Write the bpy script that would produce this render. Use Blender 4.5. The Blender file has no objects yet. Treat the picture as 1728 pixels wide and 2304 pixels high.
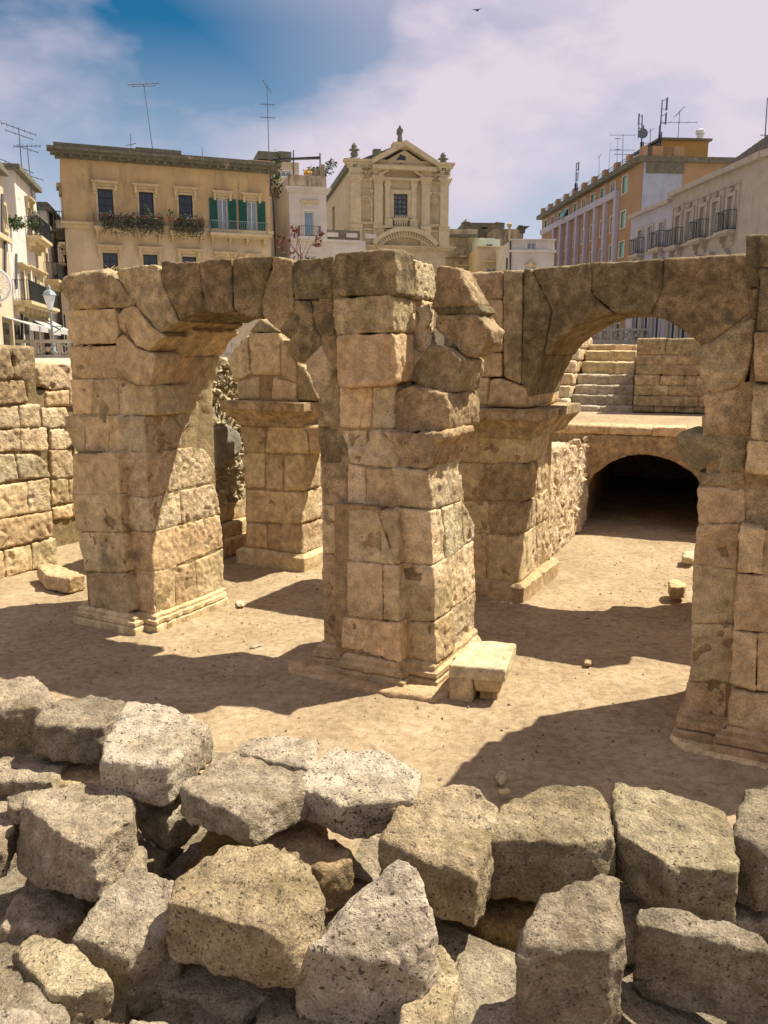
import bpy, bmesh, math, random
import numpy as np
from mathutils import Vector

random.seed(7); RNG = np.random.default_rng(7)
C = bpy.context.scene.collection
R = math.radians
sc = bpy.context.scene

# ------------------------------------------------------------------ camera
CAM_H = 4.2; PITCH = R(11.0); FPX = 1860.0; CX, CY = 864.0, 1152.0
cam = bpy.data.cameras.new('camera'); cam_o = bpy.data.objects.new('camera', cam); C.objects.link(cam_o)
cam.sensor_fit = 'VERTICAL'; cam.sensor_height = 36.0; cam.lens = FPX/2304*36.0
cam.clip_start = 0.05; cam.clip_end = 5000
cam_o.location = (0, 0, CAM_H); cam_o.rotation_euler = (R(90)-PITCH, 0, 0)
sc.camera = cam_o

# ------------------------------------------------------------------ sky and sun
SUN_AZ = R(71.0); SUN_EL = R(59.0)            # azimuth from +Y towards +X
w = bpy.data.worlds.new('World'); sc.world = w; w.use_nodes = True
nt = w.node_tree; nt.nodes.clear()
def N(t, typ, **k):
    n = t.nodes.new(typ)
    for a, b in k.items():
        setattr(n, a, b)
    return n
out = N(nt, 'ShaderNodeOutputWorld'); bg = N(nt, 'ShaderNodeBackground')
sky = N(nt, 'ShaderNodeTexSky', sky_type='NISHITA', sun_disc=False)
sky.sun_elevation = SUN_EL; sky.sun_rotation = SUN_AZ
sky.air_density = 1.0; sky.dust_density = 0.6; sky.ozone_density = 3.0; sky.altitude = 50
tc = N(nt, 'ShaderNodeTexCoord')
mp = N(nt, 'ShaderNodeMapping'); mp.inputs['Scale'].default_value = (1.0, 1.0, 2.1); mp.inputs['Location'].default_value = (5.18, 13.71, 13.68)
nz = N(nt, 'ShaderNodeTexNoise'); nz.inputs['Scale'].default_value = 2.3; nz.inputs['Detail'].default_value = 7; nz.inputs['Roughness'].default_value = 0.52
rp = N(nt, 'ShaderNodeValToRGB'); rp.color_ramp.elements[0].position = 0.42; rp.color_ramp.elements[1].position = 0.60
rp.color_ramp.elements[0].color = (0.0, 0.0, 0.0, 1); rp.color_ramp.elements[1].color = (1, 1, 1, 1)
# thin veil that thickens towards the sun side of the sky and towards the horizon
sun_dir = Vector((math.sin(SUN_AZ)*math.cos(SUN_EL), math.cos(SUN_AZ)*math.cos(SUN_EL), math.sin(SUN_EL)))
dt = N(nt, 'ShaderNodeVectorMath', operation='DOT_PRODUCT'); dt.inputs[1].default_value = sun_dir
vr = N(nt, 'ShaderNodeMapRange'); vr.inputs['From Min'].default_value = 0.34; vr.inputs['From Max'].default_value = 0.56
vr.inputs['To Min'].default_value = 0.0; vr.inputs['To Max'].default_value = 0.9
sx = N(nt, 'ShaderNodeSeparateXYZ')
hr = N(nt, 'ShaderNodeMapRange'); hr.inputs['From Min'].default_value = 0.33; hr.inputs['From Max'].default_value = 0.07
hr.inputs['To Min'].default_value = 0.0; hr.inputs['To Max'].default_value = 0.85
hz = N(nt, 'ShaderNodeMixRGB'); hz.inputs['Color2'].default_value = (4.7, 4.6, 5.2, 1); mx1 = N(nt, 'ShaderNodeMath', operation='MAXIMUM')
mixc = N(nt, 'ShaderNodeMixRGB'); mixc.inputs['Color2'].default_value = (4.7, 4.1, 4.7, 1)
tint = N(nt, 'ShaderNodeMixRGB', blend_type='MULTIPLY'); tint.inputs['Fac'].default_value = 1.0; tint.inputs['Color2'].default_value = (0.08, 0.38, 0.48, 1)
L = nt.links.new
L(tc.outputs['Generated'], mp.inputs['Vector']); L(mp.outputs['Vector'], nz.inputs['Vector']); L(nz.outputs['Fac'], rp.inputs['Fac'])
L(tc.outputs['Generated'], dt.inputs[0]); L(dt.outputs['Value'], vr.inputs['Value'])
L(tc.outputs['Generated'], sx.inputs['Vector']); L(sx.outputs['Z'], hr.inputs['Value'])
L(vr.outputs['Result'], mx1.inputs[0]); L(rp.outputs['Color'], mx1.inputs[1])
L(sky.outputs['Color'], tint.inputs['Color1']); L(tint.outputs['Color'], hz.inputs['Color1']); L(hr.outputs['Result'], hz.inputs['Fac']); L(hz.outputs['Color'], mixc.inputs['Color1']); L(mx1.outputs['Value'], mixc.inputs['Fac'])
L(mixc.outputs['Color'], bg.inputs['Color']); bg.inputs['Strength'].default_value = 0.082
L(bg.outputs['Background'], out.inputs['Surface'])

sun = bpy.data.lights.new('sun', 'SUN'); sun.energy = 4.5; sun.angle = R(0.5); sun.color = (1.0, 0.93, 0.80)
sun_o = bpy.data.objects.new('sun', sun); C.objects.link(sun_o); sun_o.location = (30, 15, 60)
sun_o.rotation_euler = (-sun_dir).to_track_quat('-Z', 'Y').to_euler()

vs = sc.view_settings; vs.view_transform = 'Standard'; vs.look = 'None'; vs.gamma = 1.0; vs.use_curve_mapping = False
vs.exposure = 1.0

# ------------------------------------------------------------------ helpers
def tag(o, label=None, cat=None, group=None, kind=None):
    if label: o['label'] = label
    if cat: o['category'] = cat
    if group: o['group'] = group
    if kind: o['kind'] = kind
    return o
def empty(name, loc, label=None, cat=None, group=None):
    o = bpy.data.objects.new(name, None); C.objects.link(o); o.location = loc; o.empty_display_size = 0.3
    return tag(o, label, cat, group)
def wloc(o):
    v = Vector(o.location)
    while o.parent: o = o.parent; v = v + Vector(o.location)
    return v
def link(name, me, mat, parent=None, loc=(0, 0, 0)):
    """me holds vertices relative to loc (world)"""
    o = bpy.data.objects.new(name, me); C.objects.link(o)
    if mat is not None:
        me.materials.clear(); me.materials.append(mat)
    l = Vector(loc)
    if parent is not None:
        o.parent = parent; l = l - wloc(parent)
    o.location = l
    return o

# numpy perlin noise
_p = RNG.permutation(256).astype(np.int32); _p = np.concatenate([_p, _p, _p])
_g = RNG.normal(size=(256, 3)); _g /= np.linalg.norm(_g, axis=1)[:, None]
def perlin(P):
    i = np.floor(P).astype(np.int32); f = P - i; i &= 255
    t = f*f*f*(f*(f*6-15)+10); r = 0
    for dx in (0, 1):
        for dy in (0, 1):
            for dz in (0, 1):
                h = _p[_p[_p[(i[:, 0]+dx) & 255]+((i[:, 1]+dy) & 255)]+((i[:, 2]+dz) & 255)]
                g = _g[h]; d = f - np.array([dx, dy, dz])
                wt = (t[:, 0] if dx else 1-t[:, 0])*(t[:, 1] if dy else 1-t[:, 1])*(t[:, 2] if dz else 1-t[:, 2])
                r = r + wt*(g*d).sum(1)
    return r
def fbm(P, o=3):
    r = 0; a = 1.0
    for k in range(o): r = r + a*perlin(P*(2.03**k)+17.3*k); a *= 0.5
    return r

def poly_mesh(verts, faces):
    bm = bmesh.new(); vv = [bm.verts.new(v) for v in verts]
    for f in faces:
        try: bm.faces.new([vv[i] for i in f])
        except ValueError: pass
    bmesh.ops.recalc_face_normals(bm, faces=bm.faces)
    return bm
def hull_bm(verts):
    bm = bmesh.new(); vv = [bm.verts.new(v) for v in verts]
    bmesh.ops.convex_hull(bm, input=vv)
    for v in [v for v in bm.verts if not v.link_faces]: bm.verts.remove(v)
    bmesh.ops.dissolve_limit(bm, angle_limit=0.02, verts=bm.verts, edges=bm.edges)
    return bm
TMP = bpy.data.objects.new('scratch', bpy.data.meshes.new('tmp')); C.objects.link(TMP)
RM = TMP.modifiers.new('r', 'REMESH'); RM.mode = 'VOXEL'
def rock(bm, vox=0.03, bev=0.03, smooth=3, amp=0.02, rough=0.008, chip=1.0, pit=0.0, cont=False, bite=0.0):
    """closed bmesh -> weathered stone: voxel remesh, uneven edge wear, noise relief. returns mesh about its centre and the centre"""
    if bev > 0:
        bmesh.ops.bevel(bm, geom=list(bm.edges), offset=bev, segments=1, affect='EDGES', clamp_overlap=True)
    bmesh.ops.triangulate(bm, faces=bm.faces)
    me0 = bpy.data.meshes.new('t'); bm.to_mesh(me0); bm.free()
    old = TMP.data; TMP.data = me0; bpy.data.meshes.remove(old)
    RM.voxel_size = vox
    dg = bpy.context.evaluated_depsgraph_get(); dg.update()
    me = bpy.data.meshes.new_from_object(TMP.evaluated_get(dg))
    if len(me.vertices) < 20: me = TMP.data.copy(); smooth = 0; amp = rough = pit = 0
    n = len(me.vertices); co = np.empty(n*3, np.float32); me.vertices.foreach_get('co', co); co = co.reshape(-1, 3).astype(np.float64)
    e = np.empty(len(me.edges)*2, np.int32); me.edges.foreach_get('vertices', e); e = e.reshape(-1, 2)
    deg = np.bincount(e.ravel(), minlength=n).astype(float)
    off = np.zeros(3) if cont else np.array([random.uniform(0, 50) for _ in range(3)])
    wear = np.clip(0.42+1.5*fbm((co+off)*4.0, 2), 0.05, 1.0)*chip
    for k in range(smooth):
        acc = np.stack([np.bincount(e[:, 0], co[e[:, 1], a], n)+np.bincount(e[:, 1], co[e[:, 0], a], n) for a in range(3)], 1)/deg[:, None]
        co = co + (acc-co)*np.clip(wear, 0, 1)[:, None]*0.85
    me.vertices.foreach_set('co', co.astype(np.float32).ravel()); me.update()
    nr = np.empty(n*3, np.float32); me.vertices.foreach_get('normal', nr); nr = nr.reshape(-1, 3)
    d = amp*fbm((co+off)*2.2, 2)*1.3 + rough*fbm((co+off)*11.0, 3)*1.4
    if pit > 0:
        q = fbm((co+off)*7.0, 2); d -= pit*np.clip((q-0.28)/0.3, 0, 1)
    if bite > 0:
        q = fbm((co+off+31.7)*2.6, 3); d -= bite*np.clip((q-0.30)/0.12, 0, 1)
    co = co + nr*d[:, None]
    c = (co.min(0)+co.max(0))/2
    me.vertices.foreach_set('co', (co-c).astype(np.float32).ravel()); me.update()
    me.polygons.foreach_set('use_smooth', np.ones(len(me.polygons), bool))
    return me, Vector(c)

class MB:
    """collects shapes, builds one mesh object"""
    def __init__(s): s.v = []; s.f = []
    def add(s, vs, fs):
        b = len(s.v); s.v += [tuple(v) for v in vs]; s.f += [tuple(b+i for i in f) for f in fs]; return s
    def hexa(s, p):     # 8 points: bottom 4 then top 4
        return s.add(p, [(0, 3, 2, 1), (4, 5, 6, 7), (0, 1, 5, 4), (1, 2, 6, 5), (2, 3, 7, 6), (3, 0, 4, 7)])
    def box(s, x0, x1, y0, y1, z0, z1):
        return s.hexa([(x0, y0, z0), (x1, y0, z0), (x1, y1, z0), (x0, y1, z0), (x0, y0, z1), (x1, y0, z1), (x1, y1, z1), (x0, y1, z1)])
    def tube(s, a, b, r, r2=None, n=6):
        a = Vector(a); b = Vector(b); r2 = r if r2 is None else r2
        d = (b-a).normalized(); x = d.orthogonal().normalized(); y = d.cross(x)
        vs = []
        for p, rr in ((a, r), (b, r2)):
            vs += [p+x*rr*math.cos(2*math.pi*k/n)+y*rr*math.sin(2*math.pi*k/n) for k in range(n)]
        return s.add(vs, [(k, (k+1) % n, n+(k+1) % n, n+k) for k in range(n)]+[tuple(range(n-1, -1, -1)), tuple(range(n, 2*n))])
    def lathe(s, c, prof, n=12):
        vs = []; fs = []
        for r, z in prof: vs += [(c[0]+r*math.cos(2*math.pi*k/n), c[1]+r*math.sin(2*math.pi*k/n), c[2]+z) for k in range(n)]
        for j in range(len(prof)-1):
            fs += [(j*n+k, j*n+(k+1) % n, (j+1)*n+(k+1) % n, (j+1)*n+k) for k in range(n)]
        fs += [tuple(range(n-1, -1, -1)), tuple(range((len(prof)-1)*n, len(prof)*n))]
        return s.add(vs, fs)
    def prism(s, front, back):
        n = len(front)
        return s.add(list(front)+list(back), [tuple(range(n)), tuple(range(2*n-1, n-1, -1))]+[(k, n+k, n+(k+1) % n, (k+1) % n) for k in range(n)])
    def build(s, name, mat, parent=None, smooth=False, bevel=0):
        V = np.array([tuple(v) for v in s.v], float); c = (V.min(0)+V.max(0))/2
        if parent is None: c[2] = V[:, 2].min()
        bm = poly_mesh(V-c, s.f)
        if bevel: bmesh.ops.bevel(bm, geom=list(bm.edges), offset=bevel, segments=1, affect='EDGES', clamp_overlap=True)
        me = bpy.data.meshes.new(name); bm.to_mesh(me); bm.free()
        if smooth:
            for p in me.polygons: p.use_smooth = True
        return link(name, me, mat, parent, c)

# pixels of the photograph -> rays
CR = dict(c0=(0, 0, 1.0416), c1=(0, 1450, .5208), c2=(864, 1450, .5208), c3=(0, 540, .3472), c4=(500, 540, .3472), c5=(1000, 540, .4388), c6=(0, 900, .3472),
          c7=(500, 900, .4075), c8=(1052, 900, .4075), c9=(120, 300, .3134), c10=(580, 260, .2773), c11=(990, 480, .1567), c12=(1200, 220, .3183), c13=(0, 260, .2532))
CAMP = np.array([0, 0, CAM_H])
def px(c, x, y): o = CR[c]; return o[0]+x*o[2], o[1]+y*o[2]
def ray(x, y):
    a = (x-CX)/FPX; b = -(y-CY)/FPX
    return np.array([a, math.cos(PITCH)+b*math.sin(PITCH), -math.sin(PITCH)+b*math.cos(PITCH)])
def onz(c, x, y, z):
    r = ray(*px(c, x, y)); return CAMP+r*((z-CAM_H)/r[2])
def ony(c, x, y, Y):
    r = ray(*px(c, x, y)); return CAMP+r*(Y/r[1])
class Frame:
    """vertical reference plane: s along it, d into depth, z up"""
    def __init__(s, O, th):
        s.O = np.array([O[0], O[1], 0.0]); s.u = np.array([math.cos(th), -math.sin(th), 0]); s.n = np.array([math.sin(th), math.cos(th), 0])
    def w(s, a, d, z): return s.O+s.u*a+s.n*d+np.array([0, 0, z])
    def f(s, c, x, y, d=0.0):
        r = ray(*px(c, x, y)); t = ((s.O+s.n*d-CAMP)@s.n)/(r@s.n); p = CAMP+r*t; return float((p-s.O)@s.u), float(p[2])
    def e(s, c, x, y, a):
        r = ray(*px(c, x, y)); t = ((s.O+s.u*a-CAMP)@s.u)/(r@s.u); p = CAMP+r*t; return float((p-s.O)@s.n), float(p[2])
def pts(t): return [tuple(float(q) for q in p.split(',')) for p in t.split()]
def shrink(P, g):
    P = np.array(P); c = P.mean(0); r = np.linalg.norm(P-c, axis=1).mean(); return c+(P-c)*(1-g/r)

FR = Frame((-3.46, 12.02), R(27.5))      # front plane of the near arcade
def FRP(c, x, y, d): s_, z_ = FR.f(c, x, y, d); return FR.w(s_, d, z_)
# ------------------------------------------------------------------ materials
def ramp(t, p0, c0, p1, c1):
    r = N(t, 'ShaderNodeValToRGB'); e = r.color_ramp.elements
    e[0].position = p0; e[1].position = p1; e[0].color = (*c0, 1) if len(c0) == 3 else c0; e[1].color = (*c1, 1) if len(c1) == 3 else c1
    return r
def stone_mat(name, c1, c2, lich=(.10, .085, .05), lich_amt=0.0, lich_scale=2.0, pore=0.5, pore_scale=24, grain=0.25, bump=0.5, rnd=0.2, rough_bump=0.0, spots=0.0, holes=0.0, pore_dark=.36, smudges=(), hue=1.0):
    m = bpy.data.materials.new(name); m.use_nodes = True; t = m.node_tree; t.nodes.clear(); L = t.links.new
    o = N(t, 'ShaderNodeOutputMaterial'); b = N(t, 'ShaderNodeBsdfPrincipled'); b.inputs['Roughness'].default_value = 0.93; b.inputs['Specular IOR Level'].default_value = 0.15
    L(b.outputs[0], o.inputs[0])
    g = N(t, 'ShaderNodeNewGeometry'); oi = N(t, 'ShaderNodeObjectInfo')
    def noise(scale, det=5, ro=0.6, dist=0.0):
        n = N(t, 'ShaderNodeTexNoise'); n.inputs['Scale'].default_value = scale; n.inputs['Detail'].default_value = det; n.inputs['Roughness'].default_value = ro; n.inputs['Distortion'].default_value = dist
        L(g.outputs['Position'], n.inputs['Vector']); return n
    def mix(f, a, c, typ='MIX'):
        x = N(t, 'ShaderNodeMixRGB', blend_type=typ)
        for s, v in (('Fac', f), ('Color1', a), ('Color2', c)):
            if isinstance(v, (int, float)): x.inputs[s].default_value = v
            elif isinstance(v, tuple): x.inputs[s].default_value = (*v, 1)
            else: L(v, x.inputs[s])
        return x.outputs[0]
    n1 = noise(1.6, 6, 0.62, 0.4); r1 = ramp(t, 0.36, (0, 0, 0), 0.64, (1, 1, 1)); L(n1.outputs['Fac'], r1.inputs['Fac'])
    col = mix(r1.outputs[0], c1, c2)
    # each stone a little different
    mr = N(t, 'ShaderNodeMapRange'); L(oi.outputs['Random'], mr.inputs['Value']); mr.inputs['To Min'].default_value = 1-rnd; mr.inputs['To Max'].default_value = 1+rnd*0.8
    cc = N(t, 'ShaderNodeCombineXYZ')
    for k in range(3): L(mr.outputs[0], cc.inputs[k])
    col = mix(1.0, col, cc.outputs[0], 'MULTIPLY')
    fr1 = N(t, 'ShaderNodeMath', operation='MULTIPLY'); L(oi.outputs['Random'], fr1.inputs[0]); fr1.inputs[1].default_value = 7.31
    fr2 = N(t, 'ShaderNodeMath', operation='FRACT'); L(fr1.outputs[0], fr2.inputs[0])
    col = mix(1.0, col, mix(fr2.outputs[0], tuple(1+hue*q for q in (.07, -.02, -.08)), tuple(1+hue*q for q in (-.04, 0, -.05))), 'MULTIPLY')
    n2 = noise(7.0, 6, 0.68); r2 = ramp(t, 0.33, (1-grain*1.6,)*3, 0.68, (1+grain*0.5,)*3); L(n2.outputs['Fac'], r2.inputs['Fac'])
    col = mix(1.0, col, r2.outputs[0], 'MULTIPLY')
    n3 = noise(70, 4, 0.7); r3 = ramp(t, 0.3, (1-grain*1.8,)*3, 0.7, (1+grain*0.6,)*3); L(n3.outputs['Fac'], r3.inputs['Fac'])
    col = mix(1.0, col, r3.outputs[0], 'MULTIPLY')
    if lich_amt > 0:
        nl = noise(lich_scale, 9, 0.68, 0.6); rl = ramp(t, 0.66-0.32*lich_amt, (0, 0, 0), 0.78-0.26*lich_amt, (1, 1, 1)); L(nl.outputs['Fac'], rl.inputs['Fac'])
        n4 = noise(26, 5, 0.7); r4 = ramp(t, 0.3, (0.35,)*3, 0.62, (1,)*3); L(n4.outputs['Fac'], r4.inputs['Fac'])
        lf = mix(1.0, rl.outputs[0], r4.outputs[0], 'MULTIPLY')
        n5 = noise(12, 4, 0.6); lc = mix(n5.outputs['Fac'], tuple(0.55*q for q in lich), tuple(1.5*q for q in lich))
        col = mix(lf, col, lc)
    # pores: small dark holes, denser in some areas
    vo = N(t, 'ShaderNodeTexVoronoi'); vo.inputs['Scale'].default_value = pore_scale
    nd = noise(pore_scale*0.7, 2, 0.5); ad = N(t, 'ShaderNodeMixRGB', blend_type='LINEAR_LIGHT'); ad.inputs['Fac'].default_value = 0.03
    L(g.outputs['Position'], ad.inputs['Color1']); L(nd.outputs['Color'], ad.inputs['Color2']); L(ad.outputs[0], vo.inputs['Vector'])
    sep = N(t, 'ShaderNodeSeparateColor'); L(vo.outputs['Color'], sep.inputs[0])
    nm = noise(3.2, 4, 0.6); am = N(t, 'ShaderNodeMath', operation='MULTIPLY'); L(sep.outputs[0], am.inputs[0]); L(nm.outputs['Fac'], am.inputs[1])
    th = N(t, 'ShaderNodeMath', operation='MULTIPLY'); L(am.outputs[0], th.inputs[0]); th.inputs[1].default_value = 0.95*pore
    df = N(t, 'ShaderNodeMath', operation='SUBTRACT'); L(th.outputs[0], df.inputs[0]); L(vo.outputs['Distance'], df.inputs[1])
    pr = N(t, 'ShaderNodeMapRange'); L(df.outputs[0], pr.inputs['Value']); pr.inputs['From Min'].default_value = -0.02; pr.inputs['From Max'].default_value = 0.09
    col = mix(pr.outputs[0], col, tuple(pore_dark*q for q in c2))
    hole = None
    if holes > 0:      # sparse finger-sized holes
        vh = N(t, 'ShaderNodeTexVoronoi'); vh.inputs['Scale'].default_value = 4.2; L(ad.outputs[0], vh.inputs['Vector']); sh = N(t, 'ShaderNodeSeparateColor'); L(vh.outputs['Color'], sh.inputs[0])
        hm = N(t, 'ShaderNodeMapRange'); L(sh.outputs[0], hm.inputs['Value']); hm.inputs['From Min'].default_value = 1-.5*holes; hm.inputs['From Max'].default_value = 1.0; hm.inputs['To Min'].default_value = 0.0; hm.inputs['To Max'].default_value = .15
        hd = N(t, 'ShaderNodeMath', operation='SUBTRACT'); L(hm.outputs[0], hd.inputs[0]); L(vh.outputs['Distance'], hd.inputs[1])
        hr_ = N(t, 'ShaderNodeMapRange'); L(hd.outputs[0], hr_.inputs['Value']); hr_.inputs['From Min'].default_value = -.02; hr_.inputs['From Max'].default_value = .03; hole = hr_.outputs[0]
        col = mix(hole, col, tuple(0.25*q for q in c2))
    if spots > 0:
        vs_ = N(t, 'ShaderNodeTexVoronoi'); vs_.inputs['Scale'].default_value = 26; L(ad.outputs[0], vs_.inputs['Vector'])
        s2 = N(t, 'ShaderNodeSeparateColor'); L(vs_.outputs['Color'], s2.inputs[0])
        ns = noise(2.1, 3, 0.6); m1 = N(t, 'ShaderNodeMath', operation='MULTIPLY'); L(s2.outputs[1], m1.inputs[0]); L(ns.outputs['Fac'], m1.inputs[1])
        m2 = N(t, 'ShaderNodeMath', operation='MULTIPLY'); L(m1.outputs[0], m2.inputs[0]); m2.inputs[1].default_value = spots
        m3 = N(t, 'ShaderNodeMath', operation='GREATER_THAN'); L(m2.outputs[0], m3.inputs[0]); L(vs_.outputs['Distance'], m3.inputs[1])
        m4 = N(t, 'ShaderNodeMath', operation='MULTIPLY'); L(m3.outputs[0], m4.inputs[0]); m4.inputs[1].default_value = 0.8
        col = mix(m4.outputs[0], col, (.055, .045, .035))
    for pos, rad in smudges:      # rubbed dark smears
        vd = N(t, 'ShaderNodeVectorMath', operation='DISTANCE'); L(ad.outputs[0], vd.inputs[0]); vd.inputs[1].default_value = tuple(float(q) for q in pos)
        nw = noise(9, 4, .6); aw = N(t, 'ShaderNodeMath', operation='MULTIPLY_ADD'); L(nw.outputs['Fac'], aw.inputs[0]); aw.inputs[1].default_value = rad*1.2; L(vd.outputs['Value'], aw.inputs[2])
        ms = N(t, 'ShaderNodeMapRange'); L(aw.outputs[0], ms.inputs['Value']); ms.inputs['From Min'].default_value = rad*1.75; ms.inputs['From Max'].default_value = rad*1.0; ms.inputs['To Min'].default_value = 0; ms.inputs['To Max'].default_value = .6
        col = mix(ms.outputs[0], col, (.13, .105, .07))
    L(col, b.inputs['Base Color'])
    # relief
    nb = noise(38, 8, 0.72); nb2 = noise(11, 5, 0.65)
    ma = N(t, 'ShaderNodeMath', operation='MULTIPLY_ADD'); L(nb2.outputs['Fac'], ma.inputs[0]); ma.inputs[1].default_value = 1.4+rough_bump*3; L(nb.outputs['Fac'], ma.inputs[2])
    mb = N(t, 'ShaderNodeMath', operation='MULTIPLY_ADD'); L(pr.outputs[0], mb.inputs[0]); mb.inputs[1].default_value = -1.3; L(ma.outputs[0], mb.inputs[2])
    bu = N(t, 'ShaderNodeBump'); bu.inputs['Strength'].default_value = bump; bu.inputs['Distance'].default_value = 0.03+0.03*rough_bump
    L(mb.outputs[0], bu.inputs['Height']); L(bu.outputs[0], b.inputs['Normal'])
    return m
M = {}
SMUDGE = [(FRP('c6', 690, 1060, -.22), .20), (FRP('c6', 660, 970, -.22), .12), (FRP('c6', 905, 1010, 0), .15), (FRP('c6', 815, 1010, -.1), .10)]
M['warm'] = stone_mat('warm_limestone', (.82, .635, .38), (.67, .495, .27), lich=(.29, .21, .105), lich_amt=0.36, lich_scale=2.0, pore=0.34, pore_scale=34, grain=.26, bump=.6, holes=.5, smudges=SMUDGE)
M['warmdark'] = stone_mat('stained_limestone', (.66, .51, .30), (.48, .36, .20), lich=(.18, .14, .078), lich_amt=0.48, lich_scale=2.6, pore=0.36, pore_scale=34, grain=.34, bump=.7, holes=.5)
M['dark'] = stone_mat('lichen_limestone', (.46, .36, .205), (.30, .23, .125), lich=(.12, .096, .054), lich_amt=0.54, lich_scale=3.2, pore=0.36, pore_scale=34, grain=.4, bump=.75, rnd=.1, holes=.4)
M['rough'] = stone_mat('eroded_sunlit_limestone', (.86, .71, .47), (.73, .565, .335), lich=(.30, .225, .125), lich_amt=0.24, lich_scale=3.0, pore=0.5, pore_scale=26, grain=.26, bump=.6, rough_bump=.5, holes=.5)  # eroded stone; colour also paled to brighten the sun-facing pier sides
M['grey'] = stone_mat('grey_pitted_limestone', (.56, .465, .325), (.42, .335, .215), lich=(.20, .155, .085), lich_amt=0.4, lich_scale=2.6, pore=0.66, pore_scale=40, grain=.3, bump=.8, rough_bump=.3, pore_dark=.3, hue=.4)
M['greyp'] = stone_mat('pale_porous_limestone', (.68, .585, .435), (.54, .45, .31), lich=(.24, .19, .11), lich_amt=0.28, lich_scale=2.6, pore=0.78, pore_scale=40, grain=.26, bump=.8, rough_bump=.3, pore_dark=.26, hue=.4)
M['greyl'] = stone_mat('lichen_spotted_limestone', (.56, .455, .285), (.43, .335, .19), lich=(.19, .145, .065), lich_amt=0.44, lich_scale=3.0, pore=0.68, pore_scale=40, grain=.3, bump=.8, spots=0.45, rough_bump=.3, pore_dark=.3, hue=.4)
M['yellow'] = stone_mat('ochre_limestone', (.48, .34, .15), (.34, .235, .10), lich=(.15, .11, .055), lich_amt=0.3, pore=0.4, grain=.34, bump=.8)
M['pale'] = stone_mat('pale_rubble', (.76, .63, .43), (.60, .475, .30), lich=(.24, .19, .115), lich_amt=0.2, lich_scale=5, pore=0.35, pore_scale=20, grain=.26, bump=.6, rough_bump=.3)
M['plaster'] = stone_mat('grey_plaster', (.40, .365, .30), (.32, .29, .235), pore=0.2, grain=.18, bump=.4)
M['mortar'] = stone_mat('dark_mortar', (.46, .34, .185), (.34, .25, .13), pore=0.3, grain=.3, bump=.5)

def plain(name, col, rough=0.85, grain=0.12, scale=6.0, metal=0.0, stain=None, stain_amt=0.0, spec=0.3, bump=0.0, streak=False):
    m = bpy.data.materials.new(name); m.use_nodes = True; t = m.node_tree; b = t.nodes['Principled BSDF']; L = t.links.new
    b.inputs['Roughness'].default_value = rough; b.inputs['Metallic'].default_value = metal; b.inputs['Specular IOR Level'].default_value = spec
    g = N(t, 'ShaderNodeNewGeometry'); n = N(t, 'ShaderNodeTexNoise'); n.inputs['Scale'].default_value = scale; n.inputs['Detail'].default_value = 6; n.inputs['Roughness'].default_value = .65
    L(g.outputs['Position'], n.inputs['Vector'])
    r = ramp(t, .3, tuple(q*(1-grain*1.4) for q in col), .7, tuple(min(1, q*(1+grain*.6)) for q in col)); L(n.outputs['Fac'], r.inputs['Fac'])
    c = r.outputs[0]
    if stain:
        mp = N(t, 'ShaderNodeMapping'); mp.inputs['Scale'].default_value = (1.3, 1.3, 0.28) if streak else (.7, .7, .7); L(g.outputs['Position'], mp.inputs['Vector'])
        n2 = N(t, 'ShaderNodeTexNoise'); n2.inputs['Scale'].default_value = 1.2; n2.inputs['Detail'].default_value = 9; n2.inputs['Roughness'].default_value = .68; L(mp.outputs[0], n2.inputs['Vector'])
        r2 = ramp(t, .68-.3*stain_amt, (0, 0, 0), .82-.22*stain_amt, (1, 1, 1)); L(n2.outputs['Fac'], r2.inputs['Fac'])
        mx = N(t, 'ShaderNodeMixRGB'); L(r2.outputs[0], mx.inputs['Fac']); L(c, mx.inputs['Color1']); mx.inputs['Color2'].default_value = (*stain, 1); c = mx.outputs[0]
    L(c, b.inputs['Base Color'])
    if bump:
        n3 = N(t, 'ShaderNodeTexNoise'); n3.inputs['Scale'].default_value = 30; n3.inputs['Detail'].default_value = 6; L(g.outputs['Position'], n3.inputs['Vector'])
        bu = N(t, 'ShaderNodeBump'); bu.inputs['Strength'].default_value = bump; bu.inputs['Distance'].default_value = .03; L(n3.outputs['Fac'], bu.inputs['Height']); L(bu.outputs[0], b.inputs['Normal'])
    return m

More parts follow.
